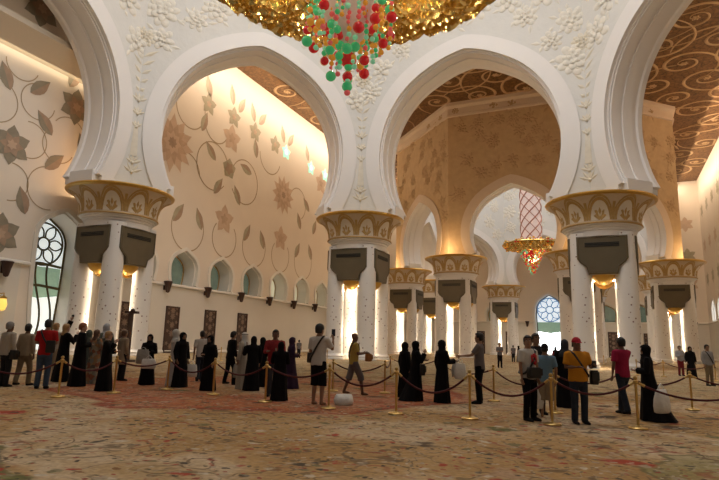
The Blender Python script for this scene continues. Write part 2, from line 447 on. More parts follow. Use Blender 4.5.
def dome(name,cy,a,r,zt):
    mb=MB(); n=8
    rows=[]
    for q,z in ((a,ZCEIL-.02),(a-.6,ZCEIL+.6),(a-.6,ZCEIL+1.2),(a-.2,ZCEIL+1.6),(a-.2,zt)):
        rr=q/math.cos(PI/8); rows.append([(rr*math.cos(PI/8+k*PI/4),cy+rr*math.sin(PI/8+k*PI/4),z) for k in range(8)])
    mb.grid(rows,0,True)
    rr=(a-.2)/math.cos(PI/8)
    mb.lathe([(rr,zt),(r,zt+.3)]+[(r*math.cos(t),zt+.3+r*math.sin(t)) for t in [i*PI/2/14 for i in range(1,14)]]+[(.05,zt+.3+r)],48,(0,cy,0))
    return struct(mb.build(name,[M_dome],angle=30))
dome('ceiling_dome',0,26.5,22,42); dome('ceiling_far_dome',OY,19.2,15,40)

# ------------------------------------------------------------------ floor, carpet
mb=MB(); mb.box(((XL+XR)/2,36,-.15),(XR-XL+8,146,.28)); struct(mb.build('floor',pm('stone_floor',(.4,.36,.3),.5)))
mb=MB(); mb.box(((XL+XR)/2,36.4,-.003),(XR-XL-.2,137.,.018))
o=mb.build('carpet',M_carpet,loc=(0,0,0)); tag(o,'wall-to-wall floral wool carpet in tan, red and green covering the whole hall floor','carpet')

# ------------------------------------------------------------------ hall walls with niches
M_green=pm('green_glass',(.12,.16,.12),.15,var=.5,scale=1.2,emit=(.30,.38,.28),estr=.16)
M_palegl=pm('pale_glass',(.55,.60,.52),.15,var=.25,scale=1.,emit=(.9,.85,.6),estr=.35)
M_day=pm('daylit_window_glass',(.7,.75,.76),.2,var=.05,scale=1.,emit=(.86,.95,.95),estr=.62)
M_lace=pm('lace_window_glass',(.7,.78,.85),.2,var=.15,scale=2.,emit=(.80,.90,1.),estr=.75)
M_lead=pm('dark_gilt_tracery',(.07,.055,.02),.4,metal=.4)
M_bluegl=pm('blue_tracery_glass',(.10,.16,.25),.3,emit=(.3,.5,.8),estr=.3)
M_lightgl=pm('bright_lace_glass',(.92,.96,1.),.2,emit=(.93,.98,1.),estr=3.2)
NPROF=(2.12,9.0,1.75,3.4,7.35,.28)
def hall_wall(name,P,length,niches,bigs,door=None):
    """P(s,z,o): s along the wall, o out of it into the hall. niches: centres. bigs: (centre,prof,z0)"""
    mb=MB()
    spans=sorted([(c,NPROF,7.2,3.15) for c in niches]+[(c,pr,z0,hw) for c,pr,z0,hw in bigs])
    ZT=14.2; cur=0.
    def quad(s0,s1,z0,z1,mi):
        if s1-s0>1e-3 and z1-z0>1e-3: mb.add([P(s0,z0,0),P(s1,z0,0),P(s1,z1,0),P(s0,z1,0)],[[0,1,2,3]],mi)
    for c,pr,z0,hw in spans:
        a,cc,bu,bl,zb,pt=pr
        quad(cur,c-hw,7.2,ZT,0); quad(cur,c-hw,0,7.2,1)
        pf=lambda g:[(c+t,z) for t,z in profile(a+g,cc,bu+g,bl+g*.5,zb,z0,pt,40)]
        q=pf(.38); rr=[(c+t,z) for t,z in to_rect([(t-c,z) for t,z in q],cc,hw,ZT)]
        p=pf(0)
        mb.grid([[P(s,z,.10) for s,z in p],[P(s,z,.10) for s,z in q],[P(s,z,0) for s,z in q]],2)
        mb.grid([[P(s,z,0) for s,z in q],[P(s,z,0) for s,z in rr]],0)
        dep=1.9 if z0>1 else 2.5
        mb.grid([[P(s,z,.10) for s,z in p],[P(s,z,-.3) for s,z in p],[P(s,z,-.3) for s,z in pf(-.12)],[P(s,z,-dep) for s,z in pf(-.12)]],2)
        mb.add([P(c-a-.2,z0,-dep),P(c+a+.2,z0,-dep),P(c+a+.2,z0,.1),P(c-a-.2,z0,.1)],[[0,1,2,3]],2)
        # back wall of the niche
        bq=pf(-.1); n=len(bq)
        mb.add([P(s,z,-dep) for s,z in bq],[list(range(n))],0)
        if z0>1: quad(c-hw,c+hw,0,7.2,1)
        cur=c+hw
    quad(cur,length,7.2,ZT,0); quad(cur,length,0,7.2,1)
    quad(0,length,ZT,ZCEIL,0)
    return mb
def wall_inlay(mb,P):
    """flower and vine inlay laid in the left wall (material slots from 3 on)"""
    def flat(pts,mi,o=.012): mb.add([P(s,z,o) for s,z in pts],[list(range(len(pts)))],mi)
    def star(s,z,r,n,mi,r2=.45,rot=PI/2,wide=1.,o=.02):
        for i in range(n):
            a=rot+2*PI*i/n; ca,sa=math.cos(a),math.sin(a); w=r*.30*wide
            q=[(0,0),(.2*r,w*.55),(.38*r,w*.95),(.52*r,w),(.7*r,w*.75),(.86*r,w*.32),(r,0),(.86*r,-w*.32),(.7*r,-w*.75),(.52*r,-w),(.38*r,-w*.95),(.2*r,-w*.55)]
            flat([(s+x*ca-y*sa,z+x*sa+y*ca) for x,y in q],mi,o+.002*i)
    def leaf(s,z,ln,w,a,mi):
        ca,sa=math.cos(a),math.sin(a)
        for sg,m_ in ((1,mi),(-1,mi+0)):
            q=[(-ln/2,0),(-ln*.38,sg*w*.55),(-ln*.2,sg*w*.9),(0,sg*w),(ln*.16,sg*w*.8),(ln*.33,sg*w*.4),(ln/2,0)]
            flat([(s+x*ca-y*sa,z+x*sa+y*ca) for x,y in q],m_ if sg>0 else 5,.02)
    def vine(s,z,r,a0,a1,w=.07):
        k=28
        rows=[[P(s+(r-w)*math.cos(a0+(a1-a0)*i/k),z+(r-w)*math.sin(a0+(a1-a0)*i/k),.015) for i in range(k+1)],[P(s+(r+w)*math.cos(a0+(a1-a0)*i/k),z+(r+w)*math.sin(a0+(a1-a0)*i/k),.015) for i in range(k+1)]]
        mb.grid(rows,7)
    S0=-YF
    def s_(y): return y-YF
    for y,z in ((26.4,29.0),(31.3,29.3),(36.0,29.05),(41.0,29.0)): star(s_(y),z,1.45,5,4,wide=1.1); star(s_(y),z,.5,5,3,rot=.3,o=.04)
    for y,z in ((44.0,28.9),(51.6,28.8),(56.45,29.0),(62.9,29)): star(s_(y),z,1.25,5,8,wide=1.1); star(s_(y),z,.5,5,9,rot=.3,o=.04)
    for y,z in ((31.15,26.4),(30.8,15.9),(43.7,15.9),(55.1,27.2)): star(s_(y),z,1.9,5,6,wide=1.1); star(s_(y),z,.8,5,3,o=.04)
    for y,z,r in ((21.0,22.3,3.4),(43.8,22.3,2.9),(66,22.3,2.9)):
        star(s_(y),z,r,12,6,wide=.62); star(s_(y),z,r*.72,12,3,rot=PI/2+.26,wide=.6,o=.05); star(s_(y),z,r*.4,8,6,o=.08); star(s_(y),z,r*.2,8,5,o=.1)
    star(s_(31.05),22.4,1.35,5,4,wide=1.6); star(s_(31.05),22.4,.9,5,5,wide=1.2,rot=-PI/2,o=.05)
    for y,z,a in ((26.2,31.2,1.9),(30.7,32.1,1.8),(32.8,31.5,1.1),(37.6,31.5,.9),(35.3,31.6,1.9),(42.9,31.3,1.9),(50.2,30.8,1.9),(45.2,31.2,1.0),(25.9,26.6,1.3),(36.4,26.9,1.8),(27.4,23.5,2.4),(34.5,23.4,2.9),(29.2,19.7,1.0),(33.0,19.5,2.1),
                  (22.9,15.0,1.0),(26.3,15.0,2.0),(35.6,15.2,1.1),(39.1,14.9,2.0),(48.5,15.0,1.1),(52.4,15.3,2.0),(50.6,22.5,2.4),(53.5,19.5,1.2),(48.6,19.5,2.0)): leaf(s_(y),z,2.7,.58,a,4)
    for y,z,r,a0,a1 in ((28.0,21.8,2.9,.2,5.6),(34.4,21.6,2.9,-2.6,2.9),(24.6,13.6,2.6,2.2,7.2),(31.1,13.6,2.3,2.4,7.0),(37.4,13.6,2.6,2.2,7.2),(43.9,13.4,2.3,2.4,7.0),(50.4,13.4,2.6,2.2,7.2),(23.5,27.3,2.4,2.5,6.8),(48.0,22.0,2.4,-1,3.6),(23.4,19.6,2.4,.2,2.9),(40.,27.0,2.6,3.2,6.0),(28.2,27.0,2.2,3.4,5.8)): vine(s_(y),z,r,a0,a1)
    # left bay: large dark flowers, leaves and vine loops
    for y,z,r in ((3.9,16.1,1.65),(9.1,21.4,1.7),(4.0,9.0,1.7),(-1.5,19.5,1.7),(4.8,28.4,1.7)):
        star(s_(y),z,r,6,10,wide=1.15); star(s_(y),z,r*.6,6,5,rot=PI/2+.5,wide=1.,o=.05); star(s_(y),z,r*.28,6,3,o=.08)
    for y,z,a in ((2.7,21.4,2.0),(5.6,21.7,.8),(6.4,18.9,2.3),(7.7,15.9,.8),(5.4,12.0,1.9),(1.6,12.2,1.2),(10.2,18.2,2.0),(8.6,24.0,1.2)): leaf(s_(y),z,2.3,.56,a,10)
    for y,z,r,a0,a1 in ((2.2,19.2,1.75,-2.2,2.6),(5.6,20.4,1.5,1.2,6.2),(5.3,17.0,1.5,-2.4,1.8),(7.9,17.4,1.5,2.2,5.9),(4.2,13.2,1.5,-1.6,1.6),(7.4,13.5,1.8,1.6,5.0),(8.7,18.6,1.6,-.6,2.6),(3.9,23.0,1.4,3.2,6.0)): vine(s_(y),z,r,a0,a1,.045)
SPET=pm('brown_petal_inlay',(.50,.355,.255),.4,var=.25,scale=1.5); SGREEN=pm('grey_green_leaf_inlay',(.39,.35,.25),.4,var=.3,scale=1.4)
SBRN=pm('dark_brown_inlay',(.37,.26,.185),.4,var=.25,scale=2); SROSE=pm('rose_brown_inlay',(.58,.43,.32),.4,var=.2,scale=1.); SVINE=pm('vine_inlay',(.40,.30,.19),.4,var=.15)
SLIT=pm('glowing_green_inlay',(.30,.62,.48),.3,emit=(.40,.95,.70),estr=.75); SLIT2=pm('glowing_pale_inlay',(.8,.95,.8),.3,emit=(.9,1,.85),estr=1.)  # star flowers given emission, nothing built behind them
SDARK=pm('dark_olive_inlay',(.27,.235,.175),.4,var=.3,scale=1.6)
PLW=lambda s,z,o=0.: Vector((XL+o,YF+s,z))
LN=[18.15]+[24.6+6.45*k for k in range(13)]
BIG=(2.35,9.35,2.25,14.,1.2,.35)
mb=hall_wall('wall_left',PLW,YB-YF,[y-YF for y in LN],[(9.45-YF,BIG,0.02,3.4)])
wall_inlay(mb,PLW)
struct(mb.build('wall_left',[M_wall,M_wall2,M_trim,SPET,SGREEN,SBRN,SROSE,SVINE,SLIT,SLIT2,SDARK],angle=30))
PRW=lambda s,z,o=0.: Vector((XR-o,YF+s,z))
RN=[40+6.45*k for k in range(10)]
mb=hall_wall('wall_right',PRW,YB-YF,[y-YF for y in RN],[])
def flowers_simple(mb,P,cs):
    for s,z,r,mi in cs:
        for i in range(6):
            a=PI/2+2*PI*i/6; ca,sa=math.cos(a),math.sin(a); w=r*.3
            q=[(0,0),(.45*r,w),(.75*r,w*.7),(r,0),(.75*r,-w*.7),(.45*r,-w)]
            mb.add([P(s+x*ca-y*sa,z+x*sa+y*ca,.02) for x,y in q],[list(range(6))],mi)
flowers_simple(mb,PRW,[(y-YF,z,1.5,mi) for k,y in enumerate(range(60,104,6)) for z,mi in ((29,4),(22,3),(15.5,4))])
struct(mb.build('wall_right',[M_wall,M_wall2,M_trim,SROSE,SGREEN],angle=30))
PEW=lambda s,z,o=0.: Vector((XL+s,YB-o,z))
EN=[-25.1,-18.6,-12.1,10.7,17.2,23.7]
EBIG=(3.0,9.6,3.3,14.,1.0,.4)
mb=hall_wall('wall_back',PEW,XR-XL,[x-XL for x in EN],[(-.7-XL,EBIG,0.02,4.6)])
flowers_simple(mb,PEW,[(x-XL,z,1.6,mi) for x in (20,26.3) for z,mi in ((27,3),(20.5,4),(14.8,3))])
struct(mb.build('wall_back',[M_wall,M_wall2,M_trim,SROSE,SGREEN],angle=30))
# ledges and skirting
def strip(name,P,s0,s1,zs,d):
    mb=MB()
    prof=[(0,zs),(d,zs+.06),(d,zs+.2),(d*.6,zs+.28),(0,zs+.34)]
    mb.grid([[P(s0,z,o) for o,z in prof],[P(s1,z,o) for o,z in prof]],0)
    return struct(mb.build(name,[M_trim],angle=20))
LB=9.45-YF
strip('trim_6',PLW,0,LB-2.75,6.9,.28); strip('trim_7',PLW,LB+2.75,YB-YF,6.9,.28)
strip('trim_8',PRW,0,YB-YF,6.9,.28); strip('trim_9',PEW,0,-.7-XL-3.4,6.9,.28); strip('trim_10',PEW,-.7-XL+3.4,XR-XL,6.9,.28)
strip('baseboard_left',PLW,LB+2.75,YB-YF,.0,.12); strip('baseboard_right',PRW,0,YB-YF,.0,.12); strip('baseboard_back',PEW,-.7-XL+3.4,XR-XL,0,.12)
# projecting cornice over the near left bay, its cove lit from underneath
mb=MB()
prof=[(0.0,23.75),(.25,23.95),(2.0,25.15),(2.0,25.6),(0,25.6)]
mb.grid([[PLW(0,z,o) for o,z in prof],[PLW(16-YF,z,o) for o,z in prof]],0)
mb.add([PLW(16-YF,z,o) for o,z in prof],[[0,1,2,3,4]],0)
struct(mb.build('trim_11',[pm('plain_cornice_plaster',(.60,.54,.46),.6,var=.03)],angle=20))

# panes in niches: a window per niche
wn=[0]
def niche_pane(P,c,prof,z0,dep,mat,kind):
    wn[0]+=1
    a,cc,bu,bl,zb,pt=prof
    pts=[(c+t,z) for t,z in profile(a-.12,cc,bu-.12,bl,zb,z0+.05,pt,32)]
    mb=MB(); n=len(pts)
    mb.grid([[P(s,z,-dep+.03) for s,z in pts],[P(s,z,-dep+.09) for s,z in pts]],0); 
    ins=[(c+t,z) for t,z in profile(a-.32,cc,bu-.32,bl,zb,z0+.25,pt,32)]
    mb.grid([[P(s,z,-dep+.09) for s,z in pts],[P(s,z,-dep+.09) for s,z in ins]],0)
    fr=struct(mb.build('window_%d'%wn[0],[M_goldmat if kind!='big' else M_lead],angle=30))
    mb=MB(); mb.add([P(s,z,-dep+.06) for s,z in ins],[list(range(n))],0)
    mb.build('pane',[mat],fr,angle=30)
    return fr
def tracery(fr,P,c,cz,r,dep,mat,petals=8,w=.07,z0=1.2,hw=2.1,lower=True,pt=None):
    mb=MB()
    def ring(s,z,rr,k=28,a0=0.,a1=2*PI): mb.tube([P(s+rr*math.cos(a0+(a1-a0)*i/k),z+rr*math.sin(a0+(a1-a0)*i/k),-dep+.10) for i in range(k+1)],w,6,0)
    ring(c,cz,r); ring(c,cz,r*.3)
    for i in range(petals):
        a=2*PI*i/petals
        # pointed petals
        for sg in (-1,1):
            mb.tube([P(c+r*u*math.cos(a+sg*.42*math.sin(PI*u)),cz+r*u*math.sin(a+sg*.42*math.sin(PI*u)),-dep+.10) for u in [j/10 for j in range(3,11)]],w*.8,6,0)
    if lower:
        zt=cz-r
        for s0 in (-.55*hw,0,.55*hw):
            mb.tube([P(c+s0+.45*math.sin(u*5),z0+(zt-z0)*u,-dep+.10) for u in [j/16 for j in range(17)]],w,6,0)
        for zz in (zt,zt-1.9):
            mb.tube([P(c-hw,zz,-dep+.10),P(c,zz+.15,-dep+.12),P(c+hw,zz,-dep+.10)],w*1.4,6,0)
    mb.build('tracery',[mat],fr)
for i,y in enumerate(LN): niche_pane(PLW,y-YF,NPROF,7.2,1.9,M_green if i<4 else M_palegl,'n')
for y in RN: niche_pane(PRW,y-YF,NPROF,7.2,1.9,M_lightgl if y>70 else M_palegl,'n')
for x in EN: niche_pane(PEW,x-XL,NPROF,7.2,1.9,M_green,'n')
fr=niche_pane(PLW,9.45-YF,BIG,.02,2.5,M_day,'big'); tracery(fr,PLW,9.45-YF,9.3,1.85,2.5,M_lead,6,.09,.6,1.9)
mb=MB(); mb.add([PLW(9.45-YF+s,z,-2.5+.08) for s,z in ((-1.95,7.3),(1.95,7.3),(1.95,4.9),(0,4.6),(-1.95,4.9))],[[0,1,2,3,4]]); mb.build('green_band',[pm('leaf_green_glass',(.22,.34,.25),.2,var=.2,emit=(.3,.45,.34),estr=.35)],fr)
fr=niche_pane(PEW,-.7-XL,EBIG,.02,2.5,M_lace,'big'); tracery(fr,PEW,-.7-XL,9.9,2.6,2.5,M_bluegl,8,.13,.6,2.5,lower=False)
mb=MB(); mb.add([PEW(-.7-XL+s,z,-2.5+.075) for s,z in ((-2.7,5.6),(2.7,5.6),(2.7,.4),(-2.7,.4))],[[0,1,2,3]]); mb.build('clear_pane',[M_lightgl],fr)
mb=MB(); mb.add([PEW(-.7-XL+s,z,-2.5+.08) for s,z in ((-2.7,7.2),(2.7,7.2),(2.7,5.2),(0,4.8),(-2.7,5.2))],[[0,1,2,3,4]]); mb.build('green_band',[MATS['leaf_green_glass']],fr)

# carved screens (doors) in the dado
dn=[0]
def screen(P,c,w=2.0,h=4.85):
    dn[0]+=1
    mb=MB()
    def bx(s0,s1,z0,z1,o0,o1,mi):
        vs=[P(s,z,o) for s in (s0,s1) for z in (z0,z1) for o in (o0,o1)]
        mb.add(vs,[[0,1,3,2],[4,6,7,5],[0,4,5,1],[2,3,7,6],[0,2,6,4],[1,5,7,3]],mi)
    bx(c-w/2,c+w/2,.02,h,-.02,.07,0)
    for s in (c-w/2+.09,c+w/2-.09): bx(s-.09,s+.09,.02,h,.07,.13,0)
    for z in (.1,1.3,h-.1): bx(c-w/2,c+w/2,z-.09,z+.09,.07,.13,0)
    fr=struct(mb.build('door_%d'%dn[0],[M_wood]))
    mb=MB()
    for zc in (2.0,2.9,3.8,4.4,.7):
        for k in range(8):
            a=2*PI*k/8; leafshape(mb,lambda t,z,o:P(t,z,.08+o),c,zc,.42,.1,a,0,.03)
        for sx in (-.6,.6):
            for k in range(5):
                a=2*PI*k/5; leafshape(mb,lambda t,z,o:P(t,z,.08+o),c+sx,zc+.3,.24,.07,a,0,.03)
    mb.build('carved_inlay',[M_lattice],fr)
for y in (16.9,23.3,29.5,35.75): screen(PLW,y-YF)
for x in (11.8,): screen(PEW,x-XL,2.0,5.2)
for x in (4.6,18.4): screen(PEW,x-XL,1.9,5.)
for x in (-9,-15.5): screen(PEW,x-XL,1.9,5.)

# sconces between the niches
def make_sconce():
    r=empty('wall_sconce')
    mb=MB(); mb.lathe([(.02,-1.15),(.16,-1.1),(.2,-1.0),(.22,-.9),(.30,-.5),(.42,-.05),(.46,0),(.42,.06),(.3,.04)],16,(.50,0,0)); mb.build('shade',[M_wood],r)
    mb=MB(); mb.box((.05,0,-.4),(.1,.3,.9)); mb.tube([(.06,0,-.5),(.3,0,-.35)],.05,8); mb.build('bracket',[M_wood],r)
    return r
sc=make_sconce(); first=[True]
def place_sconce(P,s,z,rz,label):
    o=sc if first[0] else copy_tree(sc); first[0]=False
    o.location=P(s,z,0); o.rotation_euler=(0,0,rz); tag(o,label,'wall lamp','tapered wall sconces on the ledge')
ordn=['first','second','third','fourth','fifth','sixth','seventh']
for k in range(6):
    if k<5: lb='dark tapered wall sconce between the %s and %s small arched niches from the left'%(ordn[k],ordn[k+1])
    if k==0: lb='dark tapered wall sconce just left of the first small niche above the carved screen'
    else: lb='dark tapered wall sconce between the %s and %s arched niches counted from the left'%(ordn[k-1],ordn[k])
    place_sconce(PLW,21.8+6.43*k-YF,7.3,0,lb)
place_sconce(PLW,4.6-YF,6.9,0,'dark tapered wall sconce left of the tall daylit window')
place_sconce(PEW,26.6-XL,7.2,-PI/2,'dark tapered wall sconce at far right on the end wall')
place_sconce(PEW,-5.2-XL,7.2,-PI/2,'small dark wall sconce left of the bright end window')
place_sconce(PEW,6.2-XL,7.2,-PI/2,'small dark wall sconce right of the bright end window')
# gold lantern at the left edge
r=empty('gold_lantern',PLW(4.7-YF,3.7,0),0,'small glowing gold lantern on the left wall below the sconce','lantern')
mb=MB(); mb.lathe([(.02,-.5),(.2,-.4),(.3,0),(.2,.45),(.04,.6)],12,(.45,0,0)); mb.build('lantern_body',[pm('glowing_amber_glass',(.6,.4,.1),.3,emit=(1,.62,.12),estr=1.1)],r)
mb=MB(); mb.tube([(.02,0,.8),(.45,0,.85),(.45,0,.6)],.04,8); mb.lathe([(.22,.42),(.26,.5),(.05,.66)],12,(.45,0,0)); mb.build('bracket',[M_gold],r)

# ------------------------------------------------------------------ clustered columns
def make_column():
    r=empty('clustered_column')
    d=1.63
    for sx in (-1,1):
        for sy in (-1,1):
            mb=MB(); mb.lathe([(1.02,0.012),(1.02,.14),(.97,.2),(1.0,.32),(.93,.42),(.86,.48),(.83,.6),(.81,3),(.80,7),(.78,10.6)],28)
            o=mb.build('shaft',[M_shaft],r,loc=(d*sx,d*sy,0))
    fl=[(3.08,11.32),(3.02,11.5),(3.05,11.9),(3.2,12.4),(3.5,12.85),(3.85,13.15),(4.1,13.3)]
    mb=MB(); mb.lathe([(0.1,10.3),(2.62,10.3),(2.66,10.72),(2.72,10.78),(2.72,10.92),(2.86,11.0),(2.86,11.1),(3.06,11.16),(3.12,11.24)],48,mi=0)
    mb.lathe([(3.12,11.24)]+fl,48,mi=1)
    cap=mb.build('capital',[M_white,M_capflare],r,angle=35)
    mb=MB(); mb.lathe([(4.08,13.27),(4.30,13.34),(4.36,13.44),(4.28,13.54),(4.0,13.57),(.1,13.57)],56); mb.build('gold_rim',[M_gold],cap)
    mb=MB(); mb.lathe([(3.10,11.2),(3.18,11.26),(3.16,11.34),(3.06,11.36)],48); mb.build('gold_neck_ring',[M_goldmat],cap)
    # lotus frieze on the flare
    def S(th,y,o):
        z=11.42+y*1.78
        for (r0,z0),(r1,z1) in zip(fl,fl[1:]):
            if z<=z1 or (r1,z1)==fl[-1]:
                k=(z-z0)/(z1-z0); rr=r0+(r1-r0)*k; break
        return Vector(((rr+o)*math.cos(th),(rr+o)*math.sin(th),z))
    def rib(mb,pts,w,mi,o=.05):
        rows=[]
        for i,(x,y) in enumerate(pts):
            a=pts[max(0,i-1)];b=pts[min(len(pts)-1,i+1)]; dd=Vector((b[0]-a[0],b[1]-a[1])); dd=dd.normalized() if dd.length>0 else Vector((1,0)); nx,ny=-dd.y,dd.x
            rows.append([S(x+nx*w*.45,y+ny*w,.015),S(x,y,o),S(x-nx*w*.45,y-ny*w,.015)])
        mb.grid(rows,mi)
    mb=MB(); mw=MB(); nb=10
    for i in range(nb):
        th=2*PI*i/nb+PI/nb; hw=PI/nb
        pts=[(th-hw*.80*math.cos(t),.02+.88*math.sin(t)) for t in [PI*j/14 for j in range(15)]]
        # white ground inside each arch
        rows=[[S(th-hw*.74*math.cos(t),.02+.82*math.sin(t),.012),S(th-hw*.37*math.cos(t),.02+.41*math.sin(t),.012),S(th,.02,.012)] for t in [PI*j/14 for j in range(15)]]
        mw.grid(rows,0)
        rib(mb,pts,.06,0)
        rib(mb,[(th-hw*.98*math.cos(t),.02+.99*math.sin(t)) for t in [PI*j/14 for j in range(15)]],.04,0)
        for a,ln in ((-1.05,.42),(-.6,.5),(0,.66),(.6,.5),(1.05,.42)):
            rib(mb,[(th+hw*.95*ln*u*math.sin(a)*1.15,.04+ln*u*math.cos(a)) for u in (0,.3,.6,.85,1)],.075,0,.06)
        th2=th+hw
        for a,ln in ((-.6,.55),(0,.72),(.6,.55)):
            rib(mb,[(th2+hw*.8*ln*u*u*math.sin(a),.06+ln*u*math.cos(a*.6)) for u in (0,.25,.5,.75,1)],.07,0,.05)
    mw.build('frieze_ground',[pm('frieze_cream_marble',(.70,.63,.53),.55,var=.05)],cap); mb.build('lotus_frieze',[M_goldmat],cap)
    # ventilation boxes between the shafts and the gilt bowls below them
    for k in range(4):
        R=Matrix.Rotation(k*PI/2,4,'Z')
        mb=MB(); out=[(-1.86,10.28),(1.86,10.28),(1.86,8.5),(1.66,8.2),(1.2,7.85),(1.05,7.25),(-1.05,7.25),(-1.2,7.85),(-1.66,8.2),(-1.86,8.5)]
        y0,y1=1.2,2.5
        ins=[(x*.93,8.9+(z-8.9)*.93) for x,z in out]
        rows=[[(x,y0,z) for x,z in out],[(x,y1,z) for x,z in out],[(x,y1+.06,z) for x,z in ins],[(x,y1-.0,z) for x,z in [(x*.985,8.9+(z-8.9)*.985) for x,z in ins]]]
        rows=[[R@Vector(p) for p in rw] for rw in rows]
        mb.grid(rows,0,True,False); n=len(out); mb.add(rows[3],[list(range(n))],0); mb.add(rows[0],[list(range(n))[::-1]],0)
        bx=mb.build('ventilation_box',[M_bronze],r,angle=25)
        mb=MB()
        for zz in (9.72,9.60,9.48): mb.box(R@Vector((0,y1+.02,zz)),(2.5,.05,.08),0,k*PI/2)
        mb.build('air_slot',[M_slot],bx)
        mb=MB(); mb.lathe([(.02,6.45),(.3,6.53),(.6,6.75),(.82,7.05),(.88,7.25),(.8,7.27),(.55,7.03),(.05,6.88)],20,tuple(R@Vector((0,1.5,0))),0,k*PI/2,k*PI/2+PI)
        mb.build('lamp_bowl',[M_gold],r)
        mb=MB(); 
        for s in (-.72,.72): mb.ball(R@Vector((s,1.5,7.2)),(.13,.13,.1),8,6)
        mb.build('lamp',[M_glow],r)
    return r
colp=make_column()
h1=10.96;a1=26.46;h2=8.01;a2=19.34
COLS=[((-a1,h1),'large clustered column with gold lotus capital standing left in the near arcade',1),
((-h1,a1),'large clustered column in the middle of the near arcade below the big chandelier',1),
((h1,a1),'large clustered column standing right in the near arcade beside the man in the orange shirt',1),
((-h2,OY-a2),'mid-distance clustered column at the left foot of the sand coloured front arch',1),
((h2,OY-a2),'mid-distance clustered column half hidden behind the right near column',1),
((-a2,OY-h2),'clustered column right behind the middle near column, left of the sand arch',1),
((a2,OY-h2),'clustered column at far right under the sand coloured wall',1),
((-h2,OY+a2),'far clustered column seen through the sand arch left of the bright end window',2),
((h2,OY+a2),'far clustered column hidden behind the right near column next to the green niche',2),
((-a2,OY+h2),'far clustered column peeping between the two left columns of the far octagon',2),
((a2,OY+h2),'far clustered column behind the far right column',2)]
def plight(name,loc,e,color,rad=.2,typ='POINT'):
    l=bpy.data.lights.new(name,typ); l.energy=e; l.color=color; l.shadow_soft_size=rad
    o=bpy.data.objects.new(name,l); COL.objects.link(o); o.location=loc; return o
def alight(name,loc,rot,sx,sy,e,color,spread=None):
    l=bpy.data.lights.new(name,'AREA'); l.shape='RECTANGLE'; l.size=sx; l.size_y=sy; l.energy=e; l.color=color
    if spread: l.spread=spread
    o=bpy.data.objects.new(name,l); COL.objects.link(o); o.location=loc; o.rotation_euler=rot; return o
WARM=(1,.74,.46)
for i,((x,y),lb,lv) in enumerate(COLS):
    o=colp if i==0 else copy_tree(colp)
    o.location=(x,y,0); tag(o,lb,'column','clustered columns with lotus capitals')
    plight('column_lamp',(x,y,6.6),420,(1,.80,.56),.2)
    plight('column_lamp',(x,y,2.6),420,(1,.80,.56),.2)

# ------------------------------------------------------------------ chandeliers
M_red=pm('ruby_crystal',(.55,.012,.02),.06,var=.1,coat=1.,emit=(.8,.01,.02),estr=.2)  # crystals get a faint emission standing in for light caught in glass
M_gre=pm('emerald_crystal',(.06,.55,.20),.06,var=.1,coat=1.,emit=(.06,.7,.25),estr=.2)
M_mint=pm('mint_crystal',(.30,.80,.50),.06,var=.1,coat=1.,emit=(.3,.9,.55),estr=.2)
M_amb=pm('amber_crystal',(.75,.32,.03),.06,var=.1,coat=1.,emit=(1,.42,.04),estr=.2)
M_pink=pm('coral_crystal',(.80,.12,.12),.06,var=.1,coat=1.,emit=(.95,.14,.14),estr=.2)
M_frost=pm('frosted_crystal_stem',(.75,.58,.52),.3,var=.15,scale=3,bump=.6,bscale=3,emit=(1,.75,.6),estr=.08)
M_gleaf=pm('gilded_leaves',(.95,.58,.20),.2,metal=.85,var=.35,scale=1.5)
CMATS=[M_red,M_gre,M_mint,M_amb,M_pink]
def basket(r0,r1,zr,zb,count,seed,sz):
    """underside of a gilt basket: a shallow bowl crowded with curled leaves"""
    rnd=random.Random(seed); mb=MB()
    pr=lambda u:(r0+(r1-r0)*u, zb+(zr-zb)*u**1.6)
    mb.lathe([pr(i/10) for i in range(11)]+[(r1+.12,zr+.12),(r1,zr+.28),(r1*.9,zr+.35),(r0,zr+.5)],72)
    for i in range(count):
        u=math.sqrt(rnd.random()); th=rnd.random()*6.283; r,z=pr(u); a=rnd.random()*6.283
        c=Vector((r*math.cos(th),r*math.sin(th),z)); e1=Vector((-math.sin(th),math.cos(th),0)); e2=Vector((math.cos(th),math.sin(th),.25)); dn=Vector((0,0,-1))
        dx=e1*math.cos(a)+e2*math.sin(a); dy=-e1*math.sin(a)+e2*math.cos(a)
        s=sz*rnd.uniform(.6,1.5); w=s*.13; cv=rnd.uniform(-.5,.5)
        rows=[]
        for j in range(5):
            q=j/4; x=s*(q-.5); y=cv*s*(q-.5)**2*2; ww=w*math.sin(PI*min(.95,q+.08)); lift=.10*s+.35*s*math.sin(PI*q)
            rows.append([c+dx*x+dy*(y-ww)+dn*lift*.4,c+dx*x+dy*y+dn*lift,c+dx*x+dy*(y+ww)+dn*lift*.4])
        mb.grid(rows,0)
    return mb
CZ=21.25
ch=empty('crystal_chandelier',(0,0,0),0,'huge gold chandelier with red and green crystal drops hanging at the top of the picture','chandelier')
basket(1.9,8.5,CZ,CZ-.55,2600,5,1.1).build('gilt_basket',[M_gleaf],ch,angle=50)
mb=MB(); mb.tube([(0,0,CZ+.3),(0,0,58)],.35,10); mb.lathe([(.35,CZ),(1.4,CZ+.5),(1.4,CZ+4),(.35,CZ+6)],16); mb.build('stem',[M_gold],ch)
mb=MB(); mb.lathe([(.05,15.9),(.7,16.3),(1.25,17.4),(1.55,18.8),(1.7,20.3),(1.7,CZ)],24); mb.build('frosted_core',[M_frost],ch)
rnd=random.Random(21); balls=[]; beads=MB()
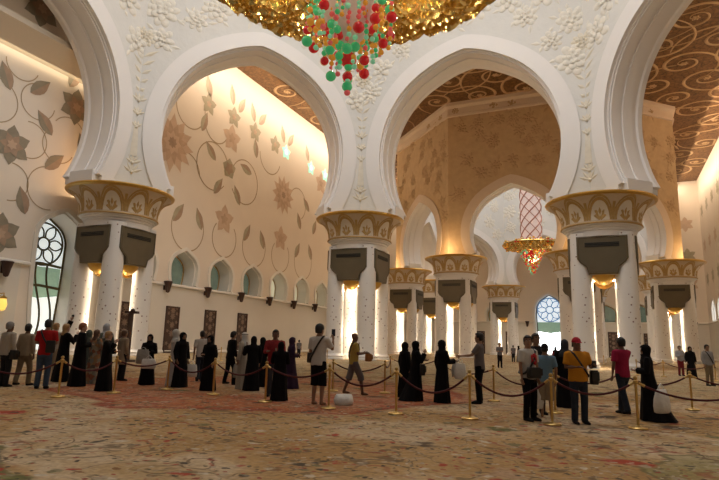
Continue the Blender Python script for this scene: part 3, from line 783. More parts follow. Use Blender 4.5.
def strand(x,y,zt,zb):
    z=zt; big=rnd.random()<.5
    mb_wire.tube([(x,y,zt),(x,y,zb)],.025,5)
    while z>zb:
        k=rnd.random()
        if k<.26: r=rnd.uniform(.19,.29); c_=rnd.choice((0,0,1,1,3))
        else: r=rnd.uniform(.09,.15); c_=rnd.choice((3,3,4,2,2,1,4))
        z-=r; balls.append((x+rnd.uniform(-.05,.05),y+rnd.uniform(-.05,.05),z,r,c_)); z-=r*1.05+rnd.choice((0,.02,.1))
mb_wire=MB()
for n,r,zt,zb in ((1,0,16.2,13.75),(5,.62,16.6,14.9),(8,1.2,17.6,15.1),(10,1.65,19.2,15.8),(13,2.1,20.6,16.4)):
    for i in range(n):
        a=2*PI*i/n+r; strand(r*math.cos(a),r*math.sin(a),zt,zb+rnd.uniform(-.35,.35) if n>1 else zb)
balls=[b for b in balls if not (b[0]==0 and b[2]<14.6)]
balls+=[(0,0,15.3,.42,0),(0,0,14.5,.16,2),(0,0,14.2,.13,2),(0,0,13.85,.14,3),(0,0,13.55,.16,4)]
mb_wire.build('strand_wires',[M_gold],ch)
balls.sort(key=lambda b:-b[3]*(1 if b[2]<18.9 else .4)*(1.4 if b[1]<b[0]*.4+.3 else 1))
protos=[]
for mi in range(5):
    mb=MB(); mb.ball((0,0,0),1.,14,9); protos.append(mb.mesh('crystal_ball',[CMATS[mi]],angle=60))
for b in balls[:98]:
    o=link('crystal_ball',protos[b[4]],ch,b[:3]); o.scale=(b[3],)*3
mb=MB()
for b in balls[98:]: mb.ball(b[:3],b[3],10,6,b[4])
o=mb.build('crystal_beads',CMATS,ch,angle=60); o['kind']='stuff'
# the further, smaller chandelier
c2=empty('crystal_chandelier',(0,OY,0),0,'smaller gold and red chandelier with spiral glass shaft seen through the far sand arch','chandelier')
basket(.8,4.6,18.35,17.7,700,9,.8).build('gilt_basket',[M_gleaf],c2,angle=50)
mb=MB()
for i in range(700):
    u=rnd.random(); a=rnd.random()*6.283; r=4.6*math.sqrt(u); mb.ball((r*math.cos(a),r*math.sin(a),18.5+rnd.uniform(-.75,.45)),rnd.uniform(.12,.24),6,4,rnd.choice((0,1,1,0,2)))
for i in range(520):
    u=rnd.random(); a=rnd.random()*6.283; r=(.25+2.0*(1-u)**.9)*math.sqrt(rnd.uniform(.5,1)); mb.ball((r*math.cos(a),r*math.sin(a),17.9-u*4.2),rnd.uniform(.12,.26),7,5,rnd.choice((0,2,3,1,4)))
o=mb.build('crystal_beads',[M_amb,M_gleaf,M_red,M_mint,M_pink],c2,angle=60); o['kind']='stuff'
mb=MB(); mb.lathe([(1.6,18.6),(1.68,20),(1.68,34),(1.5,38)],20); mb.build('glass_shaft',[pm('pink_glass_shaft',(.80,.62,.58),.2,emit=(1,.85,.8),estr=.25)],c2)
mb=MB()
for k in range(6):
    
    for sg in (1,-1): mb.tube([(1.72*math.cos(k*PI/3+sg*z*.55),1.72*math.sin(k*PI/3+sg*z*.55),z) for z in [18.6+j*.4 for j in range(46)]],.10 if sg>0 else .06,6)
mb.build('spiral_band',[pm('ruby_gilt_band',(.50,.20,.13),.3,metal=.2,var=.3)],c2)
mb=MB(); mb.tube([(0,0,38),(0,0,54.9)],.3,8); mb.build('stem',[M_gold],c2)

# ------------------------------------------------------------------ people
def cloth(name,c,var=.25,rough=.85,scale=9.): return pm(name,c,rough,0,var,scale,.25,40.,spec=.15)
BLACK=cloth('black_cloth',(.006,.0055,.007),.3); WHITE=cloth('white_cotton',(.62,.60,.57),.08); OFFW=cloth('cream_cotton',(.46,.42,.36),.1)
BEIGE=cloth('beige_cotton',(.36,.29,.21),.12); KHAKI=cloth('khaki_cotton',(.22,.17,.11),.15); RED=cloth('bright_red_cotton',(.42,.018,.02),.15)
JEANS=cloth('blue_denim',(.055,.085,.14),.3); DJEANS=cloth('dark_denim',(.028,.036,.055),.3); DARK=cloth('charcoal_cotton',(.022,.022,.026),.25)
GREY=cloth('grey_cotton',(.16,.145,.15),.15); BLUE=cloth('light_blue_cotton',(.17,.30,.44),.12); ORANGE=cloth('orange_cotton',(.62,.26,.025),.1)
MAGENTA=cloth('magenta_cotton',(.36,.02,.07),.18); YELLOW=cloth('mustard_cotton',(.48,.35,.09),.12); PURPLE=cloth('dark_purple_cloth',(.035,.018,.045),.3)
GREYGREEN=cloth('grey_green_cloth',(.10,.12,.105),.2); PLAID=cloth('red_plaid_cotton',(.27,.03,.035),.5,scale=30); REDCAP=cloth('red_cap_cloth',(.45,.03,.05),.1)
NAVY=cloth('dark_grey_blue_cloth',(.05,.055,.07),.2); LTGREY=cloth('pale_grey_cotton',(.33,.33,.34),.12); REDD=cloth('dark_red_cloth',(.18,.02,.025),.2)
PRINT=cloth('red_shirt_print',(.5,.04,.05),.2); PLASTIC=pm('white_plastic_bag',(.80,.78,.74),.4,0,.1,5,.4,12)
GREYPL=pm('grey_plastic_bag',(.34,.33,.30),.45,0,.12,5,.4,12); LEATHER=pm('black_leather',(.012,.011,.010),.45)
PHONE=pm('black_phone_case',(.01,.01,.012),.3); SOCK=cloth('dark_sock',(.02,.02,.022)); SHOEW=cloth('white_sock',(.55,.54,.5))
HBLK=pm('black_hair',(.008,.007,.007),.5,0,.2,30); HBRN=pm('brown_hair',(.10,.05,.028),.5,0,.25,30); HBLD=pm('blond_hair',(.40,.24,.10),.5,0,.25,30); HGRY=pm('grey_hair',(.25,.24,.23),.6,0,.2,30)
EYEW=pm('eye_white',(.6,.58,.55),.3); LIP=pm('lip',(.22,.08,.06),.5)
def skinm(t):
    c={'tan':(.30,.165,.10),'brown':(.17,.085,.05),'pale':(.47,.30,.22)}[t]
    return pm('skin_'+t,c,.55,0,.06,5)
def floral():
    if 'floral_dress' in MATS: return MATS['floral_dress']
    m,nt,b=newmat('floral_dress'); tc=N(nt,'ShaderNodeTexCoord'); v=N(nt,'ShaderNodeTexVoronoi',Scale=9.); L(nt,tc.outputs['Object'],v.inputs['Vector'])
    s=N(nt,'ShaderNodeSeparateColor'); L(nt,v.outputs['Color'],s.inputs[0])
    c=N(nt,'ShaderNodeValToRGB'); c.color_ramp.interpolation='CONSTANT'; el=c.color_ramp.elements
    cols=[(.24,.09,.05),(.30,.25,.18),(.10,.09,.07),(.30,.17,.08),(.20,.19,.16)]
    while len(el)<5: el.new(.5)
    for e,p,q in zip(el,(0,.2,.45,.62,.8),cols): e.position=p; e.color=rgb(q)
    L(nt,s.outputs[0],c.inputs[0]); L(nt,c.outputs[0],b.inputs['Base Color']); b.inputs['Roughness'].default_value=.85
    MATS['floral_dress']=m; return m
JOBS=[]          # (temporary object, final object name, materials, parent, extra MB)
def remesh_job(mb,name,mats,parent,voxel,extra=None,smooth=4):
    me=mb.mesh(name,[mats[0]],None); o=bpy.data.objects.new('work',me); COL.objects.link(o)
    md=o.modifiers.new('r','REMESH'); md.mode='VOXEL'; md.voxel_size=voxel; md.use_smooth_shade=True
    sm=o.modifiers.new('s','SMOOTH'); sm.iterations=smooth; sm.factor=.5
    JOBS.append((o,name,mats,parent,extra))
def finish_jobs():
    bpy.context.view_layer.update(); dg=bpy.context.evaluated_depsgraph_get()
    for o,name,mats,parent,extra in JOBS:
        me=bpy.data.meshes.new_from_object(o.evaluated_get(dg))
        if extra:
            nv=len(me.vertices); vs=np.empty(nv*3,'f'); me.vertices.foreach_get('co',vs)
            fs=[list(p.vertices) for p in me.polygons]; mi=[0]*len(fs)
            V=[tuple(v) for v in vs.reshape(-1,3)]+extra.v; fs+=[[i+nv for i in f] for f in extra.f]; mi+=extra.m
            me=bpy.data.meshes.new(name); me.from_pydata(V,[],fs)
            for m in mats: me.materials.append(m)
            me.polygons.foreach_set('material_index',mi); me.polygons.foreach_set('use_smooth',[True]*len(fs)); me.update()
        else:
            me.materials.clear(); me.materials.append(mats[0]); me.polygons.foreach_set('use_smooth',[True]*len(me.polygons))
        me.name=name; link(name,me,parent)
    for o,*_ in JOBS:
        me=o.data; bpy.data.objects.remove(o); bpy.data.meshes.remove(me)
    JOBS.clear()
ARMS={'down':((.16,.02,-1),(.02,.16,-1)),'relax':((.22,-.05,-1),(-.05,.30,-1)),'belly':((.18,.05,-1),(-.55,.75,.05)),'hold':((.2,.22,-1),(-.25,.9,.12)),
      'phone':((.25,.55,-.75),(-.25,.45,.85)),'raise':((.35,.55,.75),(-.25,.25,.95)),'face':((.12,.45,-.85),(-.30,.42,.95)),'reach':((.12,.55,-.8),(.0,1,-.1)),'hip':((.55,-.1,-.8),(-.6,.35,-.6))}
def hand_mesh(mb,w,d,s,curl=.5):
    """five fingers growing from a palm at wrist w along d; s=+1 right hand"""
    d=d.normalized(); x=Vector((1,0,0)); 
    n=d.cross(Vector((0,1,0)));  n=n.normalized() if n.length>.2 else d.cross(Vector((0,0,1))).normalized()
    side=n.cross(d).normalized(); n=-n*s if n.x*s>0 else n*s
    # palm faces the body: n points inwards
    palm0=w+d*.02
    for i,(o,l) in enumerate(((-.03,.068),(-.010,.078),(.010,.073),(.029,.058))):
        b=palm0+d*.075+side*o; p1=b+d*l*.5+n*l*.12*curl*2; p2=p1+(d*(1-curl)+n*curl)*l*.32; p3=p2+(d*(1-curl*1.5)+n*curl*1.2)*l*.28
        mb.tube([b-d*.03,b,p1,p2,p3],[.011,.0105,.0095,.0085,.006],6,0)
    b=palm0+d*.02+side*-.032; mb.tube([b,b+side*-.02+d*.03+n*.012,b+side*-.026+d*.058+n*.03],[.013,.0115,.008],6,0)
PEOPLE=[]
def person(u,vf,vh,face,label,kind='trousers',top=WHITE,bottom=DARK,sleeve='short',skin='tan',hair=HBLK,head='hair',aL='down',aR='down',stride=0.,h=None,scarf=BLACK,train=0.,lean=0.,turn=0.,group=None,cap=None,feet='bare',long=False,strap=None,tie=None,wide=1.,tint=None,legs='long'):
    pos=ground(u,vf); hz=horizon(u)
    if h is None: h=min(1.88,max(1.5,CH*(vf-vh)/(vf-hz)))
    k=h/1.74
    fa=math.radians(face); dr=fwd*math.cos(fa)+rgt*math.sin(fa)
    root=empty('person',(pos.x,pos.y,.006),math.atan2(-dr.x,dr.y),label,'person',group or 'visitors standing in the hall')
    far=(vf-vh)<45; vox=.034 if far else .019
    V=lambda x,y,z: Vector((x*k*wide if abs(z-1.1)<.5 else x*k,(y+lean*max(0,z-.9))*k,z*k))
    def ring(rs,g=0.): return [(z*k,(rx*wide+g)*k,(ry*wide+g)*k,(y+lean*max(0,z-.9))*k) for z,rx,ry,y in rs]
    sk=skinm(skin)
    # ---- skeleton
    hip={s:V(s*.088,0,.90) for s in (-1,1)}; ank={}; kn={}
    for s in (-1,1):
        fy=stride*s*.5; lift=.0
        ank[s]=V(s*(.085+.02*(stride==0)),fy,.075+(.03 if fy<0 and stride else 0)); kn[s]=(hip[s]+ank[s])/2+Vector((0,.035*k+(.03*k if fy>0 else 0),.02*k))
    sh={s:V(s*.185,-.005,1.415) for s in (-1,1)}; el={};wr={};hd={}
    for s,a in ((-1,aL),(1,aR)):
        ua,fa_=ARMS[a] if isinstance(a,str) else a
        ua=Vector((ua[0]*s,ua[1],ua[2])).normalized(); fd=Vector((fa_[0]*s,fa_[1],fa_[2])).normalized()
        el[s]=sh[s]+ua*.285*k; wr[s]=el[s]+fd*.25*k; hd[s]=fd
    # ---- body: one continuous figure
    mb=MB()
    mb.rings(ring([(.80,.10,.09,0),(.86,.165,.115,-.005),(.95,.17,.12,-.005),(1.08,.15,.105,0),(1.25,.165,.112,.005),(1.37,.178,.105,0),(1.43,.15,.085,-.005),(1.47,.09,.07,-.008),(1.50,.06,.062,-.005),(1.57,.055,.058,.005)]),20)
    hb=[(1.505,.028,.03,.062),(1.525,.050,.058,.042),(1.56,.064,.082,.022),(1.60,.070,.092,.012),(1.64,.074,.098,.004),(1.68,.073,.097,-.002),(1.71,.061,.080,-.006),(1.73,.040,.052,-.006),(1.74,.012,.016,-.006)]
    ct,st=math.cos(turn),math.sin(turn)
    def HP(x,y,z): return V(x*ct-y*st,x*st+y*ct,z)
    rows=[[HP(rx*math.cos(2*PI*j/18),y+ry*math.sin(2*PI*j/18),z) for j in range(18)] for z,rx,ry,y in hb]
    mb.grid(rows,0,True,True)
    mb.tube([HP(0,.088,1.645),HP(0,.108,1.615),HP(0,.112,1.595)],[.011*k,.015*k,.017*k],8)
    for s in (-1,1):
        mb.ball(HP(s*.075,-.005,1.61),(.014*k,.022*k,.032*k),8,6)
        mb.tube([hip[s]+Vector((0,0,.03*k)),hip[s],hip[s]*.6+kn[s]*.4,kn[s],kn[s]*.65+ank[s]*.35,ank[s]],[.075*k,.088*k,.076*k,.055*k,.056*k,.038*k],12)
        f0=ank[s]; mb.tube([f0+Vector((0,-.045*k,-.04*k)),f0+Vector((0,.02*k,-.035*k)),f0+Vector((s*.01*k,.11*k,-.048*k)),f0+Vector((s*.012*k,.185*k,-.056*k))],[.032*k,.042*k,.036*k,.020*k],10)
        mb.tube([sh[s]+Vector((-s*.05*k,0,.01*k)),sh[s],sh[s]*.5+el[s]*.5,el[s],el[s]*.6+wr[s]*.4,wr[s]],[.055*k,.056*k,.047*k,.040*k,.038*k,.026*k],12)
        mb.tube([wr[s],wr[s]+hd[s]*.03*k,wr[s]+hd[s]*.075*k,wr[s]+hd[s]*.10*k],[.026*k,.036*k,.038*k,.028*k],10,flat=.62)
    ex=MB()
    for s in (-1,1):
        hand_mesh(ex,wr[s],hd[s]*k,s)
        if not far:
            ex.ball(HP(s*.030,.089,1.640),(.013*k,.007*k,.008*k),8,5,1); ex.ball(HP(s*.030,.0955,1.640),(.0055*k,.003*k,.0055*k),6,4,2)
            ex.tube([HP(s*.014,.097,1.658),HP(s*.032,.096,1.664),HP(s*.05,.084,1.657)],.0055*k,5,2)
    if not far: ex.tube([HP(-.024,.091,1.553),HP(0,.098,1.557),HP(.024,.091,1.553)],[.004*k,.009*k,.004*k],6,3)
    remesh_job(mb,'body',[sk,EYEW,HBLK,LIP],root,vox,ex)
    # ---- clothes
    if kind in('trousers','shirtdress'):
        mb=MB(); hem=.84 if kind=='trousers' else .55
        mb.rings(ring([(hem,.180,.135,-.005),(.90,.182,.135,-.005),(1.0,.175,.13,0),(1.12,.168,.125,.003),(1.27,.180,.128,.006),(1.38,.192,.118,0),(1.44,.155,.095,-.006),(1.475,.092,.078,-.008)]),22,fold=.025,fk=5)
        for s in (-1,1):
            if sleeve=='short': pts=[sh[s]+Vector((-s*.06*k,0,.005*k)),sh[s],sh[s]*.45+el[s]*.55,sh[s]*.2+el[s]*.8]; rr=[.066,.072,.068,.070]
            else: pts=[sh[s]+Vector((-s*.06*k,0,.005*k)),sh[s],sh[s]*.5+el[s]*.5,el[s],el[s]*.5+wr[s]*.5,el[s]*.06+wr[s]*.94]; rr=[.066,.072,.063,.058,.052,.045]
            mb.tube(pts,[q*k for q in rr],12)
        remesh_job(mb,'shirt' if sleeve!='jacket' else 'jacket',[top],root,vox,smooth=3)
        mb=MB()
        mb.rings(ring([(.76,.12,.10,0),(.82,.172,.128,-.005),(.92,.178,.13,-.005),(1.0,.168,.125,0)]),20)
        for s in (-1,1):
            en=ank[s]+Vector((0,0,.0)) if legs=='long' else kn[s]*.75+ank[s]*.25
            if legs=='long': pts=[hip[s]+Vector((0,0,.04*k)),hip[s],hip[s]*.5+kn[s]*.5,kn[s],kn[s]*.5+ank[s]*.5,ank[s]+Vector((0,0,-.02*k))]; rr=[.09,.100,.092,.078,.072,.070]
            else: pts=[hip[s]+Vector((0,0,.04*k)),hip[s],hip[s]*.5+kn[s]*.5,kn[s],en]; rr=[.09,.105,.102,.098,.10]
            mb.tube(pts,[q*k for q in rr],12)
        remesh_job(mb,'trousers' if legs=='long' else 'shorts',[bottom],root,vox,smooth=3)
        if feet!='bare':
            for s in (-1,1):
                f0=ank[s]; mb=MB(); mb.tube([f0+Vector((0,-.052*k,-.036*k)),f0+Vector((0,.02*k,-.03*k)),f0+Vector((s*.01*k,.11*k,-.044*k)),f0+Vector((s*.012*k,.195*k,-.052*k))],[.037*k,.048*k,.041*k,.024*k],12); mb.build('sock',[SOCK if feet=='dark' else SHOEW],root,60)
    else:       # abaya or kandura: a long robe with wide sleeves
        mb=MB(); n=40
        base=[(.012,.27,.235,-.005),(.12,.262,.225,-.004),(.35,.245,.205,-.003),(.6,.225,.182,-.002),(.85,.205,.162,0),(1.0,.190,.150,0),(1.15,.185,.142,.003),(1.3,.197,.135,.003),(1.39,.203,.122,0),(1.445,.160,.098,-.005),(1.485,.085,.078,-.006)]
        sc_=.86 if kind=='kandura' else 1.
        rows=[]
        for z,rx,ry,y in base:
            t=max(0,1-z/1.15); row=[]
            for j in range(n):
                a=2*PI*j/n; f=1+.07*t*(math.sin(7*a+u)+.6*math.sin(11*a+vf+2*z))+.02*math.sin(5*a+9*z+u)
                s_=sc_ if z<1.2 else 1.
                x=rx*s_*wide*f*math.cos(a)*k; yy=(y+ry*s_*f*math.sin(a)+lean*max(0,z-.9))*k
                if train and math.sin(a)<0: yy-=train*t*t*(-math.sin(a))*k; x*=1+.4*t*t
                if stride: yy+=stride*.35*t*math.sin(a)*k
                row.append((x,yy,z*k))
            rows.append(row)
        mb.grid(rows,0,True,True)
        w=1.0 if kind=='abaya' else .72
        for s in (-1,1):
            mb.tube([sh[s]+Vector((-s*.06*k,0,.0)),sh[s],sh[s]*.5+el[s]*.5,el[s],el[s]*.5+wr[s]*.5,el[s]*.04+wr[s]*.96],[.066*k,.076*k,.078*k*w,.078*k*w,.076*k*w,.078*k*w],14)
        mb.build('abaya' if kind=='abaya' else 'kandura',[top],root,60)
    # ---- hair, scarves and hats
    def shell(rs,keep,name,mat,n=24):
        mb=MB(); rows=[[(rx*math.cos(2*PI*j/n),y+ry*math.sin(2*PI*j/n),z) for j in range(n)] for z,rx,ry,y in rs]
        vs=[HP(*p) if z_>1.5 else V(*p) for r,(z_,_,_,_) in zip(rows,rs) for p in r]; fs=[]
        flat_=[p for r in rows for p in r]
        for i in range(len(rows)-1):
            for j in range(n):
                q=[i*n+j,i*n+(j+1)%n,(i+1)*n+(j+1)%n,(i+1)*n+j]
                c=[sum(flat_[m_][a] for m_ in q)/4 for a in range(3)]
                if keep(*c): fs.append(q)
        fs.append([(len(rows)-1)*n+j for j in range(n)])
        mb.add(vs,fs,0); o=mb.build(name,[mat],root,70)
        sd=o.modifiers.new('thickness','SOLIDIFY'); sd.thickness=.008*k; sd.offset=1
        return o
    if head in('hair','short'):
        b=1.555 if not long else 1.40
        rs=([(1.40,.09,.05,-.075),(1.47,.098,.06,-.06)] if long else [])+[(1.545,.066,.080,-.018),(1.58,.078,.098,-.010),(1.62,.083,.106,-.006),(1.66,.085,.109,-.006),(1.695,.080,.103,-.006),(1.725,.064,.084,-.006),(1.748,.036,.046,-.006),(1.756,.01,.012,-.006)]
        shell(rs,lambda x,y,z: z>1.688 or y<(.035 if z>1.60 else -.01),'hair',hair)
    elif head=='hijab':
        rs=[(1.30,.185,.135,.0),(1.38,.195,.130,0),(1.44,.150,.112,0),(1.49,.098,.098,.004),(1.54,.088,.104,.008),(1.60,.094,.118,.004),(1.65,.096,.122,.0),(1.69,.090,.116,-.004),(1.73,.070,.090,-.006),(1.757,.038,.05,-.006),(1.766,.01,.012,-.006)]
        shell(rs,lambda x,y,z: not(y>.05 and 1.515<z<1.70 and abs(x)<.072),'hijab',scarf)
    elif head=='ghutra':
        rs=[(1.28,.15,.09,-.10),(1.36,.165,.10,-.075),(1.44,.150,.105,-.04),(1.50,.118,.105,-.02),(1.56,.100,.108,-.012),(1.62,.092,.112,-.008),(1.67,.090,.112,-.004),(1.70,.080,.102,-.004),(1.73,.064,.084,-.006),(1.755,.036,.046,-.006),(1.765,.01,.012,-.006)]
        shell(rs,lambda x,y,z: z>1.69 or y<.045,'headcloth',scarf)
        mb=MB(); mb.tube([HP(.088*math.cos(2*PI*j/20),-.004+.11*math.sin(2*PI*j/20),1.695) for j in range(21)],.009*k,6); mb.build('head_cord',[BLACK],root)
    elif head=='cap':
        rs=[(1.655,.084,.108,-.004),(1.69,.081,.104,-.004),(1.725,.066,.086,-.006),(1.752,.036,.046,-.006),(1.76,.01,.012,-.006)]
        shell(rs,lambda x,y,z: True,'cap',cap)
        mb=MB(); mb.grid([[HP(.078*math.cos(t),.08+.03*math.sin(t),1.665) for t in [PI*j/8 for j in range(9)]],[HP(.072*math.cos(t),.085+.105*math.sin(t),1.648) for t in [PI*j/8 for j in range(9)]]]); o=mb.build('cap_brim',[cap],root); sd=o.modifiers.new('thickness','SOLIDIFY'); sd.thickness=.008
        rs=[(1.56,.072,.088,-.014),(1.60,.081,.103,-.008),(1.66,.083,.107,-.006)]
        shell(rs,lambda x,y,z: y<0,'hair',hair)
    if strap:
        mb=MB(); s=strap
        pts=[V(s*.13,-.02,1.475),V(s*.10,.10,1.42),V(s*.03,.142,1.28),V(-s*.08,.142,1.1),V(-s*.178,.08,.97),V(-s*.19,0,.95),V(-s*.178,-.09,.97),V(-s*.06,-.142,1.12),V(s*.05,-.14,1.3),V(s*.12,-.1,1.43),V(s*.13,-.02,1.475)]
        mb.tube(pts,.022*k,6); mb.build('shoulder_strap',[LEATHER],root)
    M=Matrix.Translation(root.location)@Matrix.Rotation(root.rotation_euler.z,4,'Z')
    info={'root':root,'k':k,'pos':pos,'hand':{s:M@(wr[s]+hd[s]*.10*k) for s in (-1,1)},'dir':dr,'M':M,'V':V}
    PEOPLE.append(info); return info
def bag(pt,label,mat=PLASTIC,w=.34,h=.40,d=.14,rz=0.,handles=True,name='carrier_bag',cat='bag',drop=.17,lean=0.):
    """a soft carrier bag hanging from a hand at pt"""
    r=empty(name,(pt[0],pt[1],pt[2]-drop-h),rz,label,cat,'bags carried by the visitors')
    mb=MB(); rows=[]
    for z,a,b in ((0,.80,.7),(.04,.93,1.0),(.3,1.,1.1),(.6,.97,.95),(.85,.88,.6),(1.,.80,.36)):
        rows.append([((w/2)*a*math.copysign(abs(math.cos(t))**.55,math.cos(t))*(1+.03*math.sin(5*t+z*7)),(d/2)*b*math.copysign(abs(math.sin(t))**.7,math.sin(t))*(1+.06*math.sin(3*t+z*9)),z*h) for t in [2*PI*j/24 for j in range(24)]])
    mb.grid(rows,0,True,True); mb.build('bag_body',[mat],r,70)
    if handles:
        mb=MB()
        for s in (-1,1): mb.tube([(-w*.22,s*d*.1,h*.97),(-w*.12,s*.012,h+drop*.6),(0,0,h+drop),(w*.12,s*.012,h+drop*.6),(w*.22,s*d*.1,h*.97)],.009,6)
        mb.build('handles',[mat],r,70)
    return r
def pouch(p,x,y,z,label,mat=LEATHER,s=(.26,.1,.2),name='shoulder_bag'):
    pt=p['M']@p['V'](x,y,z); r=empty(name,pt,p['root'].rotation_euler.z,label,'bag','bags carried by the visitors')
    mb=MB(); rows=[]
    for zz,a in ((-.5,.86),(-.4,1.),(.3,1.),(.5,.9)):
        rows.append([(s[0]/2*a*math.copysign(abs(math.cos(t))**.5,math.cos(t)),s[1]/2*a*math.copysign(abs(math.sin(t))**.6,math.sin(t)),zz*s[2]) for t in [2*PI*j/20 for j in range(20)]])
    mb.grid(rows,0,True,True); mb.build('bag_body',[mat],r,70)
    mb=MB(); mb.box((0,s[1]/2+.008,.08*s[2]),(s[0]*.9,.016,s[2]*.6)); mb.build('flap',[mat],r)
    return r
def phone(p,s,label,up_=.05,size=(.075,.012,.15)):
    pt=p['hand'][s]+Vector((0,0,up_)); r=empty('camera_phone',pt,p['root'].rotation_euler.z,label,'phone')
    mb=MB(); mb.box((0,0,0),size); o=mb.build('phone_case',[PHONE],r); bv=o.modifiers.new('b','BEVEL'); bv.width=.004
    mb=MB(); mb.box((0,-size[1]/2-.001,0),(size[0]*.88,.002,size[2]*.86)); mb.build('screen',[pm('phone_screen',(.05,.06,.08),.1)],r)
    return r
def dirz(p): return p['root'].rotation_euler.z
# --- left group
a=person(2,387,322,20,'man in white shirt and dark trousers cut by the left edge of the picture',top=OFFW,bottom=DARK,sleeve='long',skin='brown',head='hair',hair=HGRY,aR='relax',feet='dark')
pouch(a,.24,.02,.86,'black shoulder bag carried by the man at the left edge',s=(.30,.14,.26))
b=person(21,386,324,8,'man in beige shirt and khaki trousers walking left of the red shirted man',top=BEIGE,bottom=KHAKI,sleeve='long',skin='brown',aL='relax',aR='down',stride=.32,feet='dark',turn=.25)
c=person(40.5,389,319,-12,'man in bright red T-shirt and blue jeans seen from behind',top=RED,bottom=JEANS,skin='tan',aL='belly',aR='belly',feet='dark',strap=-1)
pouch(c,.16,-.17,1.06,'black bag slung on the back of the man in the red T-shirt',s=(.24,.09,.34))
person(50,379,323,15,'blond person in pale trousers and grey top just right of the red shirt',top=OFFW,bottom=BEIGE,sleeve='long',skin='pale',hair=HBLD,aL='relax',aR='hold',feet='bare')
e=person(60,382,324,40,'woman in black abaya raising a camera with both arms',kind='abaya',top=BLACK,skin='pale',head='hair',hair=HBLD,long=True,aL='raise',aR='phone')
phone(e,-1,'small black camera held up by the woman with raised arms',.06,(.11,.04,.07))
person(76.5,386.5,323,55,'red-haired woman in black abaya with a white collar',kind='abaya',top=BLACK,skin='pale',head='hair',hair=pm('auburn_hair',(.26,.09,.04),.5,0,.25,30),aL='relax',aR='belly',turn=-.3)
person(84,380,330.5,20,'person with a grey-green head scarf behind the floral dress',kind='abaya',top=GREYGREEN,scarf=GREYGREEN,head='hijab',aL='relax',aR='relax',skin='tan')
g=person(91.5,384,330,30,'woman in a multicoloured floral dress with dark hair',kind='abaya',top=floral(),head='hair',hair=HBRN,long=True,aL='belly',aR='hold',skin='tan')
person(101,380.5,323,-60,'person with a white patterned head scarf behind the floral dress',kind='abaya',top=GREYGREEN,scarf=cloth('white_blue_scarf',(.5,.53,.6),.3,scale=14),head='hijab',aL='relax',aR='relax',skin='tan')
person(103,391,331.5,75,'blond woman in black abaya touching her face beside the second brass post',kind='abaya',top=BLACK,skin='pale',head='hair',hair=HBLD,aL='belly',aR='face',turn=-.1,wide=1.2)
person(120,381,330,35,'person in long beige top and dark trousers beyond the second brass post',top=BEIGE,bottom=DARK,sleeve='long',kind='shirtdress',skin='tan',hair=HBRN,aL='relax',aR='relax',feet='dark')
j=person(146,385,335,178,'woman in black abaya and hijab holding two pale bags in front of her',kind='abaya',top=BLACK,head='hijab',aL='belly',aR='belly',skin='tan')
bag(j['M']@Vector((.05,.40,1.16)),'pale flat shopping bag held to the chest of the woman facing the camera',GREYPL,.40,.44,.12,dirz(j),drop=.06)
bag(j['M']@Vector((-.17,.46,.92)),'pale drooping shopping bag hanging at the knees of the woman facing the camera',PLASTIC,.46,.30,.14,dirz(j),drop=.1)
person(172,386,330,60,'person in white head scarf and white robe behind the woman in black',kind='kandura',top=WHITE,scarf=WHITE,head='hijab',aL='relax',aR='relax',skin='pale')
k_=person(179,387.5,333,120,'woman in black abaya beside the third brass post with a white bag',kind='abaya',top=BLACK,head='hijab',aL='relax',aR='relax',skin='tan')
bag(k_['hand'][-1]+rgt*.12+Vector((0,0,.05)),'white carrier bag hanging from the hand of the woman by the third brass post',PLASTIC,.36,.38,.14,.4,drop=.12)
l_=person(199,382,331,-25,'man in white T-shirt and jeans behind a woman in black',top=WHITE,bottom=DJEANS,aL='down',aR='relax',stride=.2,feet='dark')
person(207,391,336,-150,'woman in black abaya standing at the fourth brass post',kind='abaya',top=BLACK,head='hijab',aL='relax',aR='belly',skin='tan')
n_=person(228.5,385,331.5,50,'man in black suit leaning towards the man in the white robe',top=BLACK,bottom=BLACK,sleeve='jacket',aL='relax',aR='relax',stride=.25,feet='dark',lean=.10)
bag(n_['hand'][1]+Vector((.08,0,.02)),'pale carrier bag in the hand of the man in the black suit',GREYPL,.36,.44,.14,.6,drop=.14)
person(241.5,389,333,-70,'man in white kandura robe and white headcloth',kind='kandura',top=OFFW,scarf=WHITE,head='ghutra',aL='down',aR='relax',skin='tan')
p1=person(251,391,337,-20,'woman in black abaya right beside the man in the white robe',kind='abaya',top=BLACK,head='hijab',aL='phone',aR='relax',skin='tan')
person(260.5,387,338,20,'second woman in black abaya, right one of the pair by the white robed man',kind='abaya',top=BLACK,head='hijab',aL='relax',aR='belly',skin='tan')
q1=person(272.5,396.5,330,175,'man in red plaid shirt standing behind the fifth brass post',top=PLAID,bottom=NAVY,sleeve='long',skin='brown',aL='hold',aR='hold',feet='dark',wide=1.08)
q2=person(278.5,401,351,-15,'short woman in black abaya in front of the red plaid shirt',kind='abaya',top=BLACK,head='hijab',aL='face',aR='belly',skin='tan',h=1.42)
r_=person(289,389,338,70,'woman in dark purple abaya striding right of the red plaid shirt',kind='abaya',top=PURPLE,scarf=PURPLE,head='hijab',aL='relax',aR='belly',stride=.3,lean=.06)
person(298.5,358,340,10,'tiny distant man in grey near the wall of small niches',top=GREY,bottom=DARK,feet='dark')
t_=person(317,405,324,28,'man in white T-shirt and black shorts taking a photo with raised hands',top=WHITE,bottom=BLACK,aL='belly',aR='phone',legs='short',skin='tan',strap=1,turn=-.15)
phone(t_,1,'black phone held up by the man in black shorts',.08,(.10,.02,.17))
pouch(t_,-.22,.06,1.0,'black camera bag on the hip of the man in black shorts',s=(.24,.14,.24))
u_=person(353,395,333,75,'bald man in yellow shirt and grey shorts walking past the middle column',top=YELLOW,bottom=GREY,head='bald',legs='short',aL='hold',aR='hold',stride=.5,skin='brown',strap=1,turn=-.4)
